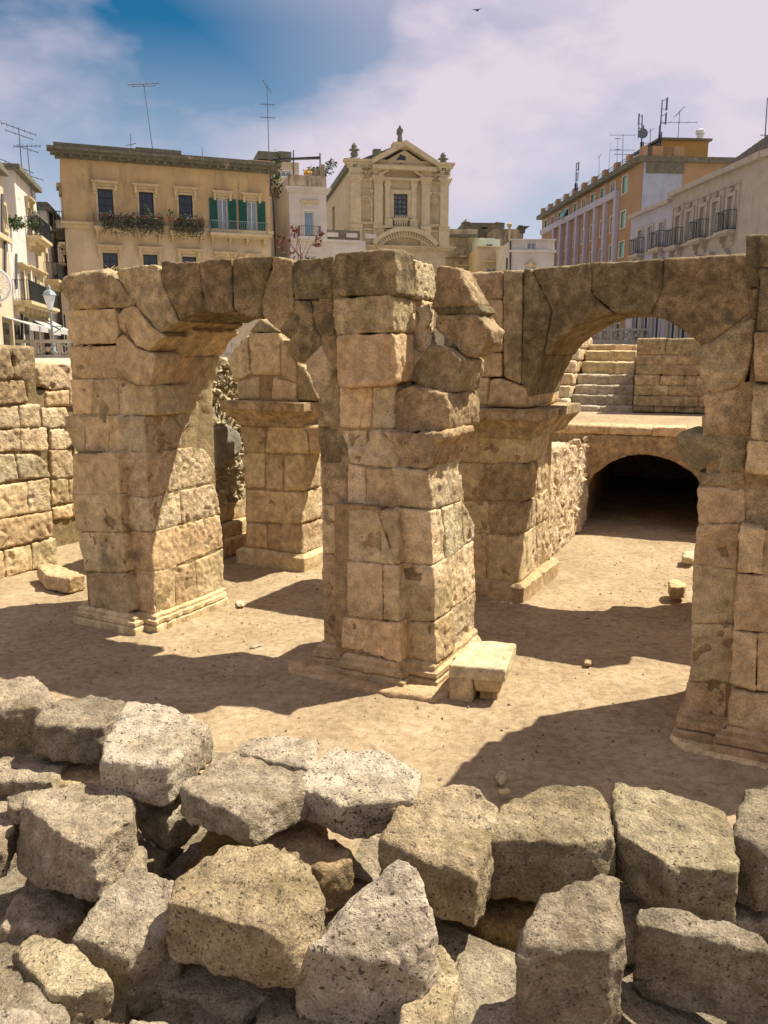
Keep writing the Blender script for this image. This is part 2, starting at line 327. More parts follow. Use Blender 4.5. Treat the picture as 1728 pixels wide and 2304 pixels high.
# ------------------------------------------------------------------ arena floor, terraces
def ground_mat():
    m = bpy.data.materials.new('sandy_earth'); m.use_nodes = True; t = m.node_tree; b = t.nodes['Principled BSDF']; L = t.links.new
    b.inputs['Roughness'].default_value = .97; b.inputs['Specular IOR Level'].default_value = .1
    g = N(t, 'ShaderNodeNewGeometry')
    def nz(s, d=6, r=.62, di=0):
        n = N(t, 'ShaderNodeTexNoise'); n.inputs['Scale'].default_value = s; n.inputs['Detail'].default_value = d; n.inputs['Roughness'].default_value = r; n.inputs['Distortion'].default_value = di
        L(g.outputs['Position'], n.inputs['Vector']); return n.outputs['Fac']
    r = ramp(t, .35, (.335, .25, .15), .66, (.46, .355, .22)); L(nz(.9, 8), r.inputs['Fac'])
    r2 = ramp(t, .34, (.66, .63, .58), .62, (1.08, 1.08, 1.08)); L(nz(9, 8, .7, .5), r2.inputs['Fac'])
    x = N(t, 'ShaderNodeMixRGB', blend_type='MULTIPLY'); x.inputs['Fac'].default_value = 1; L(r.outputs[0], x.inputs['Color1']); L(r2.outputs[0], x.inputs['Color2'])
    r3 = ramp(t, .30, (.55, .51, .46), .46, (1, 1, 1)); L(nz(75, 3, .6), r3.inputs['Fac'])
    y = N(t, 'ShaderNodeMixRGB', blend_type='MULTIPLY'); y.inputs['Fac'].default_value = 1; L(x.outputs[0], y.inputs['Color1']); L(r3.outputs[0], y.inputs['Color2'])
    L(y.outputs[0], b.inputs['Base Color'])
    bu = N(t, 'ShaderNodeBump'); bu.inputs['Strength'].default_value = .55; bu.inputs['Distance'].default_value = .03
    vd = N(t, 'ShaderNodeTexVoronoi', feature='SMOOTH_F1'); vd.inputs['Scale'].default_value = 3.6; L(g.outputs['Position'], vd.inputs['Vector'])
    a0 = N(t, 'ShaderNodeMath', operation='MULTIPLY_ADD'); L(vd.outputs['Distance'], a0.inputs[0]); a0.inputs[1].default_value = 2.2
    a = N(t, 'ShaderNodeMath', operation='MULTIPLY_ADD'); L(nz(8, 6, .7), a.inputs[0]); a.inputs[1].default_value = 2.0; L(nz(60, 5, .7), a.inputs[2]); L(a.outputs[0], a0.inputs[2])
    L(a0.outputs[0], bu.inputs['Height']); L(bu.outputs[0], b.inputs['Normal'])
    return m
M['sand'] = ground_mat()
M['paving'] = plain('pale_paving', (.40, .36, .30), grain=.2, scale=1.5, bump=.2)
# floor: one sheet to the horizon, finer in the arena and gently uneven there
xs = np.unique(np.concatenate([np.linspace(-12, 12, 241), [-3000, -600, -120, -40, -20, 20, 40, 120, 600, 3000]]))
ys = np.unique(np.concatenate([np.linspace(2, 26, 241), [-3000, -600, -100, -30, -10, 40, 120, 600, 3000]]))
gx, gy = np.meshgrid(xs, ys); P3 = np.stack([gx.ravel(), gy.ravel(), np.zeros(gx.size)], 1)
inside = (abs(P3[:, 0]) < 12.1) & (P3[:, 1] > 1.9) & (P3[:, 1] < 26.1)
P3[:, 2] = np.where(inside, 0.035*fbm(P3*0.7+9.1, 2)+0.020*fbm(P3*3.3, 4), 0)
# soil banked up unevenly against the pier feet
q_ = P3-FR.O; fs, fd = q_@FR.u, q_@FR.n
for (a0, a1, b0, b1) in ((-1.6, .12, -.35, 1.7), (2.75, 4.75, -.4, 1.6), (7.5, 9.8, -.4, 1.6), (-1.46, .15, 3.86, 5.8), (2.9, 4.55, 3.86, 6.0), (-6.4, -4.6, .2, 2.1)):
    dd = np.hypot(np.maximum(np.maximum(a0-fs, fs-a1), 0), np.maximum(np.maximum(b0-fd, fd-b1), 0))
    P3[:, 2] += np.where(inside, np.clip(.02+.06*fbm(P3*1.9+3.3, 2), 0, .07)*np.exp(-(dd/.22)**2), 0)
nx = len(xs); F4 = [(j*nx+i, j*nx+i+1, (j+1)*nx+i+1, (j+1)*nx+i) for j in range(len(ys)-1) for i in range(nx-1)]
me = bpy.data.meshes.new('ground'); me.from_pydata(P3.tolist(), [], F4); me.polygons.foreach_set('use_smooth', np.ones(len(me.polygons), bool))
tag(link('ground', me, M['sand']), 'sandy floor of the sunken arena', None, kind='structure')
PZ = 3.85
mb = MB(); mb.box(-260, 3.2, 21.0, 420, 0.05, PZ); tag(mb.build('piazza', M['paving']), 'raised paved square behind the ruins', None, kind='structure')
mb = MB(); mb.box(3.204, 260, 29.0, 420, 0.05, PZ+.004); tag(mb.build('piazza', M['paving']), 'raised paved square beyond the stairs', None, kind='structure')

# ------------------------------------------------------------------ masonry of the ruin
def stone_front(parent, c, txt, mat, d0=0.0, d1=0.6, vox=.022, gap=-.011, splits=None, jit=.007, name='stone', **k):
    """stone whose front outline is given on the plane at depth d0 and which reaches back to d1"""
    P = [FR.f(c, x, y, d0) for x, y in pts(txt)]
    return stone_sz(parent, P, mat, d0, d1, vox, gap, splits, jit, name, **k)
def stone_sz(parent, P, mat, d0, d1, vox=.022, gap=-.011, splits=None, jit=.007, name='stone', **k):
    ds = [d0]+(splits or [])+[d1]; r = None
    for a, b in zip(ds[:-1], ds[1:]):
        Q = shrink(P, gap); Q = Q+np.array([random.uniform(-jit, jit)*.5, random.uniform(-jit, jit)*.5])
        j = random.uniform(-jit, jit); n = len(Q)
        V = [FR.w(s, a+j, z) for s, z in Q]+[FR.w(s, b-gap, z) for s, z in Q]
        bm = poly_mesh(V, [tuple(range(n)), tuple(range(2*n-1, n-1, -1))]+[(i, n+i, n+(i+1) % n, (i+1) % n) for i in range(n)])
        kk = dict(bev=.0, smooth=2, amp=.02, rough=.014, cont=True, bite=.02); kk.update(k)
        me, cc = rock(bm, vox, **kk)
        r = link(name, me, M[mat], parent, cc)
    return r
def stone_side(parent, c, txt, mat, a, thick=.45, vox=.022, gap=-.011, jit=.007, name='stone', **k):
    """stone whose outline is given on the side plane s = a (facing right), reaching inwards"""
    P = shrink([FR.e(c, x, y, a) for x, y in pts(txt)], gap); n = len(P); j = random.uniform(-jit, jit)
    V = [FR.w(a+j, d, z) for d, z in P]+[FR.w(a-thick, d, z) for d, z in P]
    bm = poly_mesh(V, [tuple(range(n)), tuple(range(2*n-1, n-1, -1))]+[(i, n+i, n+(i+1) % n, (i+1) % n) for i in range(n)])
    kk = dict(bev=.0, smooth=2, amp=.03, rough=.018, cont=True, bite=.03); kk.update(k)
    me, cc = rock(bm, vox, **kk)
    return link(name, me, M[mat], parent, cc)
def core(parent, s0, s1, d0, d1, z0, z1):
    mb = MB(); mb.hexa([FR.w(s0, d0, z0), FR.w(s1, d0, z0), FR.w(s1, d1, z0), FR.w(s0, d1, z0), FR.w(s0, d0, z1), FR.w(s1, d0, z1), FR.w(s1, d1, z1), FR.w(s0, d1, z1)])
    return mb.build('mortar_core', M['mortar'], parent)
def moulding(parent, path, prof, mat, name, amp=.01, chip=.05, step=.05):
    """sweep a profile (out, z) along a path of (s, d) points; outward is to the right of travel. cut finely so edges can be worn and chipped"""
    P0 = [np.array(p, float) for p in path]; n = len(P0); mit = []
    for i in range(n):
        a = P0[i]-P0[i-1] if i > 0 else P0[1]-P0[0]; b = P0[i+1]-P0[i] if i < n-1 else a
        a = a/np.linalg.norm(a); b = b/np.linalg.norm(b); na = np.array([a[1], -a[0]]); nb = np.array([b[1], -b[0]]); mit.append((na+nb)/(1+na@nb))
    P = []; Mt = []
    for i in range(n-1):
        k = max(1, int(np.linalg.norm(P0[i+1]-P0[i])/step))
        for j in range(k): t = j/k; P.append(P0[i]*(1-t)+P0[i+1]*t); Mt.append(mit[i]*(1-t)+mit[i+1]*t)
    P.append(P0[-1]); Mt.append(mit[-1])
    m = len(prof); cen = np.mean([q for q in prof], 0)
    V = np.array([[FR.w(*(p+q*o), z) for o, z in prof] for p, q in zip(P, Mt)]).reshape(-1, 3)
    inn = np.array([[FR.w(*(p+q*(-.02)), min(max(z, .0), prof[-2][1])) for o, z in prof] for p, q in zip(P, Mt)]).reshape(-1, 3)
    w_ = np.clip((fbm(V*2.3+5.1, 3)-.16)/.22, 0, 1)[:, None]*chip*6
    V = V+(inn-V)*np.clip(w_, 0, .75)
    V = V+amp*np.stack([fbm(V*3+k*9.7, 3) for k in range(3)], 1)
    F = [(i*m+k2, i*m+(k2+1) % m, (i+1)*m+(k2+1) % m, (i+1)*m+k2) for i in range(len(P)-1) for k2 in range(m)]+[tuple(range(m)), tuple(range((len(P)-1)*m, len(P)*m))]
    c = V.mean(0); bm = poly_mesh(V-c, F); me = bpy.data.meshes.new(name); bm.to_mesh(me); bm.free()
    return link(name, me, M[mat], parent, c)

PIL = -0.20   # pilasters stand this much proud of the pier face
# ---- left pier
A = empty('stone_pier', FR.w(-.7, .8, 0), 'sunlit ashlar pier on the left, carrying the left end of the broken near arch', 'pier', 'piers of the ruined arcade')
core(A, -1.44, -.015, .018, 1.54, 0, 4.0); core(A, -1.22, -.40, PIL+.018, .1, .1, 2.7)
for t, mt in [('410,110 550,95 545,330 490,330 430,200', 'warm'), ('550,105 715,105 700,340 560,335', 'warm'), ('715,105 930,110 948,340 705,345', 'warm')]:
    stone_front(A, 'c6', t, mt, 0, .7)
for t in ['475,350 765,345 775,605 465,615', '470,620 772,612 788,856 500,850', '500,860 788,860 812,1118 545,1110', '550,1122 808,1124 862,1350 820,1388 585,1340']:
    stone_front(A, 'c6', t, 'warm', PIL, .4, pit=.02)
for t in ['760,348 948,345 962,632 770,610', '770,620 962,640 978,852 785,852', '785,860 980,862 993,1108 805,1112', '800,1116 995,1116 1004,1388 840,1388']:
    stone_front(A, 'c6', t, 'warm', 0, .5, gap=-.009)
for t, mt in [('945,343 1110,323 1115,590 962,633', 'rough'), ('1112,323 1250,300 1340,330 1390,430 1385,530 1118,590', 'rough'),
              ('962,640 1165,594 1174,800 978,856', 'rough'), ('1168,593 1385,545 1430,735 1178,798', 'rough'),
              ('978,862 1430,745 1445,955 1290,1020 1060,1103 993,1110', 'warm'),
              ('995,1116 1125,1102 1140,1340 1004,1385', 'warm'), ('1128,1096 1265,1046 1280,1280 1143,1338', 'warm'), ('1268,1044 1445,968 1450,1215 1283,1280', 'warm'),
              ('935,112 1190,88 1245,120 1195,205 1168,298 948,338', 'rough')]:
    stone_side(A, 'c6', t, mt, 0.0, .5, pit=.03 if mt == 'rough' else .012, rough=.016)
for t, mt in [('450,905 600,905 590,1125 470,1130', 'warm'), ('600,905 760,897 770,1130 596,1130', 'warm'), ('762,897 890,942 985,946 1000,1130 772,1135', 'warm'),
              ('440,690 745,686 766,880 750,893 510,898 460,860 445,740', 'warm'), ('440,456 740,446 766,600 746,668 480,680 440,600', 'warm')]:
    stone_front(A, 'c3', t, mt, 0, .8, bev=.006, smooth=3, splits=None)
stone_front(A, 'c3', '375,290 400,230 480,208 660,195 682,230 682,437 450,449 400,350', 'warmdark', -.05, .8, bev=.05, smooth=6, amp=.04, rough=.016)
for t in ['985,946 1110,932 1115,1118 1003,1132', '1118,930 1320,916 1280,1060 1200,1112 1118,1118']:
    stone_side(A, 'c3', t, 'warm', .05, .5, rough=.014)
stone_sz(A, [(-1.4, 2.76), (-.12, 2.76), (.0, 3.3), (.05, 3.6), (.24, 4.1), (-.2, 4.5), (-1.4, 5.0)], 'warm', .85, 1.5, vox=.05)
moulding(A, [(-1.46, 1.62), (-1.46, 0), (-1.30, 0), (-1.30, PIL), (-.24, PIL), (-.24, 0), (0.0, 0), (0.0, 1.62)], [(0.0, -.03), (.12, -.03), (.12, .11), (.07, .13), (.10, .15), (.10, .20), (.06, .22), (.06, .26), (.02, .29), (-.1, .29), (-.1, -.03)], 'warm', 'base_moulding')
mb = MB(); mb.hexa([FR.w(-1.72, -.42, .0), FR.w(-.05, -.42, .0), FR.w(-.05, .2, .0), FR.w(-1.72, .2, .0), FR.w(-1.70, -.40, .05), FR.w(-.07, -.40, .05), FR.w(-.07, .18, .05), FR.w(-1.70, .18, .05)])
# ---- left arch (near arcade)
ARC = empty('broken_arch', FR.w(1.5, .8, 3.3), 'weathered near arch of wedge stones between the left pier and the tall middle pier', 'arch')
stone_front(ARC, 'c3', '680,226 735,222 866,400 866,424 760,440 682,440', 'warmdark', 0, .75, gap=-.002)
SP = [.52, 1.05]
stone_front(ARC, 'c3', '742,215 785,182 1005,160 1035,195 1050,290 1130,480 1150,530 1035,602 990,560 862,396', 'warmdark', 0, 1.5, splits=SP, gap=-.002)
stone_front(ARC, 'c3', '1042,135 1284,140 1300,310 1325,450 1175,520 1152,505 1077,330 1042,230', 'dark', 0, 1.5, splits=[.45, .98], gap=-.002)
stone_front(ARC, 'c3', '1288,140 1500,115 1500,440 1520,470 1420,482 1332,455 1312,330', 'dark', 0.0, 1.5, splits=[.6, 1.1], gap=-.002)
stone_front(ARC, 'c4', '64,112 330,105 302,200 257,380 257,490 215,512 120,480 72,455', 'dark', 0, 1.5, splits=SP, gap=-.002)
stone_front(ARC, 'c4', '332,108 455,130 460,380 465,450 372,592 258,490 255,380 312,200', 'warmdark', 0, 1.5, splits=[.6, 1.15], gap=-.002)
stone_front(ARC, 'c3', '790,447 870,430 960,540 1060,625 962,722 880,690 820,600 795,500', 'warm', -.02, .5, gap=-.002)
stone_front(ARC, 'c3', '755,480 788,448 816,590 830,640 780,590 755,540', 'warm', .03, .4, gap=.004)
stone_front(ARC, 'c3', '750,640 790,605 880,697 1000,737 1008,790 967,942 890,942 770,885 746,800', 'warm', -.03, .5, bev=.006, smooth=3, gap=-.002)
for a, b in ((.5, 1.0), (1.0, 1.5)):
    stone_sz(ARC, [(-.15, 3.60), (.035, 3.62), (.10, 3.82), (.22, 4.12), (-.2, 4.2)], 'warm', a, b)
    stone_sz(ARC, [(-.2, 4.22), (.23, 4.14), (.40, 4.34), (.58, 4.48), (.1, 4.85), (-.25, 4.8)], 'warm', a, b)
# ---- middle pier
B = empty('stone_pier', FR.w(3.8, .75, 0), 'tall eroded middle pier with a front pilaster and broken arch stones on its right', 'pier', 'piers of the ruined arcade')
core(B, 2.98, 4.55, .018, 1.30, 0, 1.8); core(B, 2.98, 4.53, .018, .78, 1.8, 3.15); core(B, 2.98, 3.98, .018, 1.30, 3.15, 5.2); core(B, 3.28, 3.95, PIL+.02, .1, .3, 2.3); core(B, 2.66, 3.1, .1, 1.3, 4.35, 5.15)
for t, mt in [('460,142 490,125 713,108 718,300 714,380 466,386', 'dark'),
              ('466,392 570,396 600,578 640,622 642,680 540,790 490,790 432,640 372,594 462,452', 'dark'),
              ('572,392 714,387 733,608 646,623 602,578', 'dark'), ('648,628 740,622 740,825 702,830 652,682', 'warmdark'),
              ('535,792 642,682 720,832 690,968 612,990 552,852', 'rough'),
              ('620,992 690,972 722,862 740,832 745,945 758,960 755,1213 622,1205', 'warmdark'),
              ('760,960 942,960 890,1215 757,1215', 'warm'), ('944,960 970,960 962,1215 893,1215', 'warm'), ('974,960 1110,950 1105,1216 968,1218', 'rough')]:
    stone_front(B, 'c4', t, mt, 0, .6, pit=.02)
for t, mt in [('727,92 760,80 1103,58 1112,80 1120,350 742,365 714,340 711,200', 'dark'), ('722,392 742,377 1082,360 1102,400 1098,592 1080,602 745,612 726,560', 'warmdark'),
              ('746,620 1088,604 1108,622 1128,800 1112,922 1030,943 760,948 742,890', 'warm')]:
    stone_front(B, 'c4', t, mt, PIL, .32, bev=.004, smooth=2, pit=.015)
# side stones of the upper shaft
sU = FR.f('c4', 1103, 360, PIL)[0]
def topside(z0, z1, dd, mats, s=sU, **k):
    for (a, b), mt in zip(dd, mats):
        stone_sz(B, [(s-.75, z0), (s+random.uniform(-.03, .05), z0), (s+random.uniform(-.04, .03), z1), (s-.75, z1)], mt, a, b, jit=.02, rough=.02, bev=.025, smooth=4, pit=.03, **k)
topside(4.83, 5.30, [(.33, .60), (.60, 1.05)], ['rough', 'rough'])
topside(4.43, 4.81, [(.33, .55), (.55, .95)], ['rough', 'rough'])
topside(3.72, 4.41, [(.33, .62), (.62, 1.0)], ['rough', 'rough'])
for k in range(16):
    s_, d_, z_ = sU+random.uniform(.0, .12), random.uniform(.38, .75), random.uniform(3.55, 4.75)
    r_ = random.uniform(.07, .14)
    V = [FR.w(s_+random.uniform(-r_, r_), d_+random.uniform(-r_, r_), z_+random.uniform(-r_, r_)*1.3) for _ in range(10)]
    me, cc = rock(hull_bm(V), .025, bev=0, smooth=2, amp=.015, rough=.01); link('rubble_stone', me, M['rough'], B, cc)
SD = .50
for t, mt, a, b in [('1380,167 1500,175 1530,190 1645,420 1362,430 1390,300', 'warmdark', SD, .95), ('1362,437 1659,430 1690,470 1640,487 1402,487', 'dark', SD+.03, 1.0),
                    ('1375,570 1405,492 1640,488 1740,590 1720,670 1640,748 1580,760 1440,640', 'warmdark', SD-.02, 1.0),
                    ('1222,850 1335,697 1440,692 1545,782 1545,850 1500,985 1440,990 1222,920', 'warmdark', .28, 1.05),
                    ('1085,1010 1200,947 1440,1002 1465,1100 1450,1225 1200,1256 1075,1250', 'warmdark', .06, 1.1)]:
    stone_front(B, 'c4', t, mt, a, b, bev=.0, smooth=2, amp=.022, rough=.018, bite=.03)
sR = FR.f('c7', 1165, 915)[0]
for t, mt in [('530,152 640,155 688,250 690,345 545,340', 'dark'), ('650,165 880,165 958,245 983,370 702,350 692,250', 'rough'),
              ('540,347 688,350 685,590 546,576', 'warmdark'), ('692,352 788,375 794,603 692,595', 'rough'), ('792,380 958,386 963,603 798,603', 'warm'), ('962,387 1138,387 1155,480 1148,610 967,606', 'rough'),
              ('546,582 684,592 690,604 680,848 550,848', 'warm'), ('551,855 685,856 672,1358 560,1354', 'warm'),
              ('965,622 1130,622 1162,908 975,910', 'warm'), ('970,917 1161,920 1172,1222 975,1216', 'warm'), ('975,1226 1175,1230 1186,1460 985,1450', 'warm')]:
    stone_front(B, 'c7', t, mt, 0, .6, pit=.02 if mt == 'rough' else 0.01)
stone_front(B, 'c7', '878,168 1000,188 1180,186 1215,175 1222,215 1175,262 1160,340 1140,380 985,372 960,250', 'warmdark', -.14, .85, bev=.0, amp=.025, rough=.018, smooth=2, bite=.03)
for t, mt in [('697,612 853,612 948,908 697,885', 'warm'), ('857,612 968,622 970,905 952,905', 'warm'), ('692,892 880,912 884,1213 688,1190', 'warm'), ('885,916 968,920 974,1224 887,1215', 'warm'), ('670,1200 974,1232 980,1448 656,1362', 'warm')]:
    stone_front(B, 'c7', t, mt, PIL, .3, gap=-.009)
for t, mt in [('1140,392 1320,262 1330,560 1160,600', 'rough'), ('1150,620 1213,602 1228,880 1166,912', 'rough'), ('1217,600 1320,560 1334,808 1232,882', 'rough'), ('1322,560 1390,680 1390,765 1337,806', 'rough'),
              ('1163,920 1390,775 1394,1055 1172,1222', 'rough'), ('1176,1226 1262,1157 1270,1380 1187,1450', 'rough'), ('1270,1150 1395,1062 1395,1290 1275,1378', 'rough')]:
    stone_side(B, 'c7', t, mt, sR, .5, pit=.02, rough=.014)
sPl, sPr = FR.f('c7', 690, 1190, PIL)[0], FR.f('c7', 975, 1225, PIL)[0]
moulding(B, [(2.97, 1.4), (2.97, 0), (sPl, 0), (sPl, PIL), (sPr, PIL), (sPr, 0), (sR, 0), (sR, 1.47)], [(0.0, .0), (.13, .0), (.13, .13), (.07, .15), (.11, .17), (.11, .23), (.06, .25), (.06, .30), (.02, .34), (-.1, .34), (-.1, .0)], 'warm', 'base_moulding', amp=.014)
SL = [FR.w(a, b, 0) for a, b in ((2.72, .5), (2.62, -.30), (2.75, -.52), (3.9, -.55), (4.85, -.42), (4.95, -.1), (4.9, 1.6), (4.4, 1.6))]
me, cc = rock(poly_mesh([p+np.array([0, 0, -.05]) for p in SL]+[p+np.array([0, 0, .07]) for p in SL], [tuple(range(8)), tuple(range(15, 7, -1))]+[(i, 8+i, 8+(i+1) % 8, (i+1) % 8) for i in range(8)]), .03, bev=.02, amp=.05, rough=.012)
link('footing_slab', me, M['warm'], B, cc)
# ---- right pier
Cp = empty('stone_pier', FR.w(8.4, .8, 0), 'shaded pier at the right edge of the picture with a cracked arch stone', 'pier', 'piers of the ruined arcade')
core(Cp, 7.66, 9.6, .02, 1.5, 0, 3.9); core(Cp, 8.0, 9.6, .02, 1.5, 3.9, 5.2)
for t, mt in [('1330,792 1570,737 1585,830 1570,1000 1332,1000', 'warmdark'), ('1192,1002 1250,987 1332,1006 1545,1015 1536,1185 1290,1177 1202,1130', 'warmdark')]:
    stone_front(Cp, 'c5', t, mt, 0, .9, bev=.004, smooth=2)
stone_front(Cp, 'c5', '1267,582 1312,552 1590,402 1582,560 1532,740 1362,785 1340,740 1312,680', 'warmdark', -.04, .75, bev=.03, smooth=4)
for t, mt in [('1548,-20 1630,-20 1620,238 1560,240 1548,200', 'dark'), ('1562,246 1620,250 1606,455 1592,400 1562,395', 'dark')]:
    stone_front(Cp, 'c5', t, mt, 0, .7)
for t, mt in [('1632,-20 1900,-60 1900,130 1628,140', 'dark'), ('1620,150 1900,130 1900,480 1606,462', 'dark'), ('1594,470 1900,486 1900,735 1590,724', 'warmdark'), ('1582,742 1900,746 1900,1040 1576,1018', 'warmdark'),
              ('1558,1028 1900,1050 1900,1230 1545,1190', 'warm')]:
    stone_front(Cp, 'c5', t, mt, PIL*.6, .5, bev=.004, smooth=2)
for t, mt in [('1282,397 1530,402 1525,478 1290,474', 'warmdark'), ('1272,482 1530,490 1530,678 1345,684 1270,688', 'warm'), ('1535,490 1980,520 1980,740 1640,722 1535,680', 'warmdark'),
              ('1268,692 1345,690 1500,684 1485,935 1260,905', 'warm'), ('1252,912 1488,942 1472,1236 1240,1230', 'warm'), ('1240,1237 1470,1242 1456,1560 1222,1556', 'warm')]:
    stone_front(Cp, 'c8', t, mt, 0, .7, pit=.012)
for t in ['1504,692 1640,722 1622,962 1492,952', '1645,724 1980,745 1980,1000 1626,966', '1494,962 1980,1010 1980,1290 1640,1285 1475,1268', '1468,1280 1602,1292 1592,1604 1452,1562', '1606,1294 1980,1310 1980,1640 1596,1606']:
    stone_front(Cp, 'c8', t, 'warm', PIL, .4)
stone_front(Cp, 'c2', '1310,170 1480,172 1470,386 1308,372', 'warm', 0, .7)
sC = FR.f('c2', 1500, 190, PIL)[0]
stone_front(Cp, 'c2', '1500,205 1900,240 1900,420 1485,350', 'warm', PIL-.02, .4)
moulding(Cp, [(7.66, 1.5), (7.66, 0), (sC, 0), (sC, PIL), (9.6, PIL)], [(0.0, .0), (.13, .0), (.13, .13), (.07, .15), (.11, .17), (.11, .23), (.06, .25), (.06, .30), (.02, .34), (-.1, .34), (-.1, .0)], 'warm', 'base_moulding', amp=.014)
SL = [FR.w(a, b, 0) for a, b in ((7.52, 1.5), (7.48, -.12), (7.62, -.28), (sC-.1, -.42), (9.7, -.46), (9.7, 1.5))]
me, cc = rock(poly_mesh([p+np.array([0, 0, -.05]) for p in SL]+[p+np.array([0, 0, .06]) for p in SL], [tuple(range(6)), tuple(range(11, 5, -1))]+[(i, 6+i, 6+(i+1) % 6, (i+1) % 6) for i in range(6)]), .03, bev=.02, amp=.04, rough=.012)
link('footing_slab', me, M['warm'], Cp, cc)

# ---- far row: pier seen through the near arch
D0 = 4.0
Dp = empty('stone_pier', FR.w(-.65, 4.9, 0), 'square pier with a cornice seen through the near arch, its top stones slanted', 'pier', 'piers of the ruined arcade')
core(Dp, -1.29, -.0, D0+.02, D0+1.7, 0, 4.4)
for t, mt in [('97,142 243,142 230,290 115,290', 'warm'), ('247,142 463,142 473,298 237,294', 'warm'), ('467,146 560,150 560,280 477,298', 'warm'),
              ('115,297 233,297 230,485 125,480', 'warm'), ('238,300 334,305 334,498 237,490', 'warm'), ('340,305 450,300 448,500 340,500', 'warm'),
              ('130,497 440,512 440,684 130,674', 'warm'), ('130,682 244,686 244,825 130,815', 'warm'), ('248,687 436,691 440,850 248,826', 'warm')]:
    stone_front(Dp, 'c7', t, mt, D0, D0+.6, vox=.04)
sD = FR.f('c7', 440, 690, D0)[0]
for t in ['448,302 545,280 545,480 446,500', '444,512 482,492 484,668 444,688', '486,490 560,478 560,648 488,668', '444,692 560,655 560,812 444,854']:
    stone_side(Dp, 'c7', t, 'rough', sD, .5, vox=.04)
for t, mt in [('22,762 163,612 180,870 87,918 60,880', 'warm'), ('167,602 368,598 374,876 187,870', 'warm'), ('374,622 478,800 480,928 378,880', 'warm'), ('90,918 233,882 243,1034 96,1034', 'warm'),
              ('327,886 478,932 478,1040 322,1040', 'warm'), ('482,800 530,822 608,990 608,1040 484,1040', 'warmdark'), ('167,598 250,505 372,594', 'warmdark')]:
    stone_front(Dp, 'c4', t, mt, D0, D0+1.2, vox=.04, bev=.015, amp=.012)
stone_front(Dp, 'c4', '237,884 326,884 320,1040 246,1040', 'warmdark', D0+.05, D0+.8, vox=.04, bev=.015)
IMP = [(0.0, 2.78), (.05, 2.80), (.07, 2.88), (.10, 2.92), (.26, 3.10), (.28, 3.12), (.28, 3.27), (-.15, 3.27), (-.15, 2.78)]
moulding(Dp, [(-1.34, D0+1.7), (-1.34, D0), (sD, D0), (sD, D0+1.75)], IMP, 'warmdark', 'impost_cornice')
moulding(Dp, [(-1.34, D0+1.7), (-1.34, D0), (sD, D0), (sD, D0+1.8)], [(0, 0), (.12, 0), (.12, .28), (.04, .34), (-.1, .34), (-.1, 0)], 'warm', 'base_moulding')
# ---- far row: pier and arch on the right
Ep = empty('stone_pier', FR.w(3.7, 4.9, 0), 'square pier with a deep cornice carrying the intact arch on the right', 'pier', 'piers of the ruined arcade')
sE = FR.f('c8', 290, 750, D0)[0]
core(Ep, 2.95, sE-.02, D0+.02, D0+1.75, 0, 3.2)
for t, mt in [('-160,200 58,196 60,344 -150,340', 'warm'), ('62,196 352,192 330,350 62,346', 'warm'), ('-140,350 93,352 88,550 -140,546', 'warm'), ('99,352 330,352 312,565 92,556', 'warmdark'),
              ('-120,555 113,561 118,740 -120,730', 'warm'), ('117,566 310,571 292,745 122,745', 'warmdark'), ('-120,737 98,741 99,995 -110,980', 'warm'), ('102,746 290,749 286,1010 102,1005', 'warm')]:
    stone_front(Ep, 'c8', t, mt, D0, D0+.6, vox=.04)
for t in ['352,194 462,152 442,300 332,350', '330,354 385,330 383,500 312,562', '387,326 448,298 446,480 387,500', '310,572 380,530 378,690 297,738', '382,528 446,488 444,650 382,688', '292,750 380,692 384,940 288,1008', '384,690 448,656 456,878 388,938']:
    stone_side(Ep, 'c8', t, 'rough', sE, .5, vox=.035, pit=.03, rough=.02)
moulding(Ep, [(2.9, D0), (sE+.1, D0), (sE+.1, D0+2.15)], IMP, 'warmdark', 'impost_cornice')
moulding(Ep, [(2.9, D0), (sE, D0), (sE, D0+2.0)], [(0, 0), (.14, 0), (.14, .28), (.05, .34), (-.1, .34), (-.1, 0)], 'warm', 'base_moulding', amp=.014)
EA = empty('stone_arch', FR.w(5.9, 4.9, 3.3), 'intact dark round arch on the right with a smooth pale underside', 'arch')
AC, AR, AZ = 5.93, 1.49, 3.29
def arc(a0, a1, n=9, r=AR): return [(AC+r*math.cos(R(a0+(a1-a0)*k/n)), AZ+r*math.sin(R(a0+(a1-a0)*k/n))) for k in range(n+1)]
def sf(t): return [FR.f('c5', x, y, D0) for x, y in pts(t)]
D1 = D0+1.85
K = dict(vox=.04, amp=.014, rough=.010, jit=.0, gap=-.009, bev=.0, cont=True, bite=.012)
stone_sz(EA, [(2.6, 5.47), (3.30, 5.47), (3.30, 4.95), (2.6, 4.95)], 'warmdark', D0, D1, **K)
stone_sz(EA, sf('112,167 297,161 297,299 112,303'), 'warmdark', D0, D1, **K)
stone_sz(EA, sf('112,306 296,304 295,572 112,576'), 'warm', D0, D1, **K)
stone_sz(EA, sf('60,578 294,578 291,700 228,702 60,694'), 'warm', D0, D1, **K)
stone_sz(EA, sf('60,700 225,706 217,848 60,848'), 'warm', D0+.02, D1, **K)
a_l = arc(180, 146, 7)
q1 = sf('302,156 400,152'); q2 = sf('392,740 302,702')
stone_sz(EA, q1+q2, 'warmdark', D0-.01, D1, **K)
q = sf('232,712 300,712 390,748'); 
stone_sz(EA, [FR.f('c5', 232, 712, D0), FR.f('c5', 300, 712, D0), FR.f('c5', 390, 748, D0), (AC-AR+.0, AZ+.36), (AC-AR, AZ), FR.f('c5', 222, 848, D0)], 'warm', D0, D1, **K)
stone_sz(EA, sf('402,152 444,150 548,362')+arc(148, 175, 7)+sf('392,738'), 'dark', D0, D1, **K)
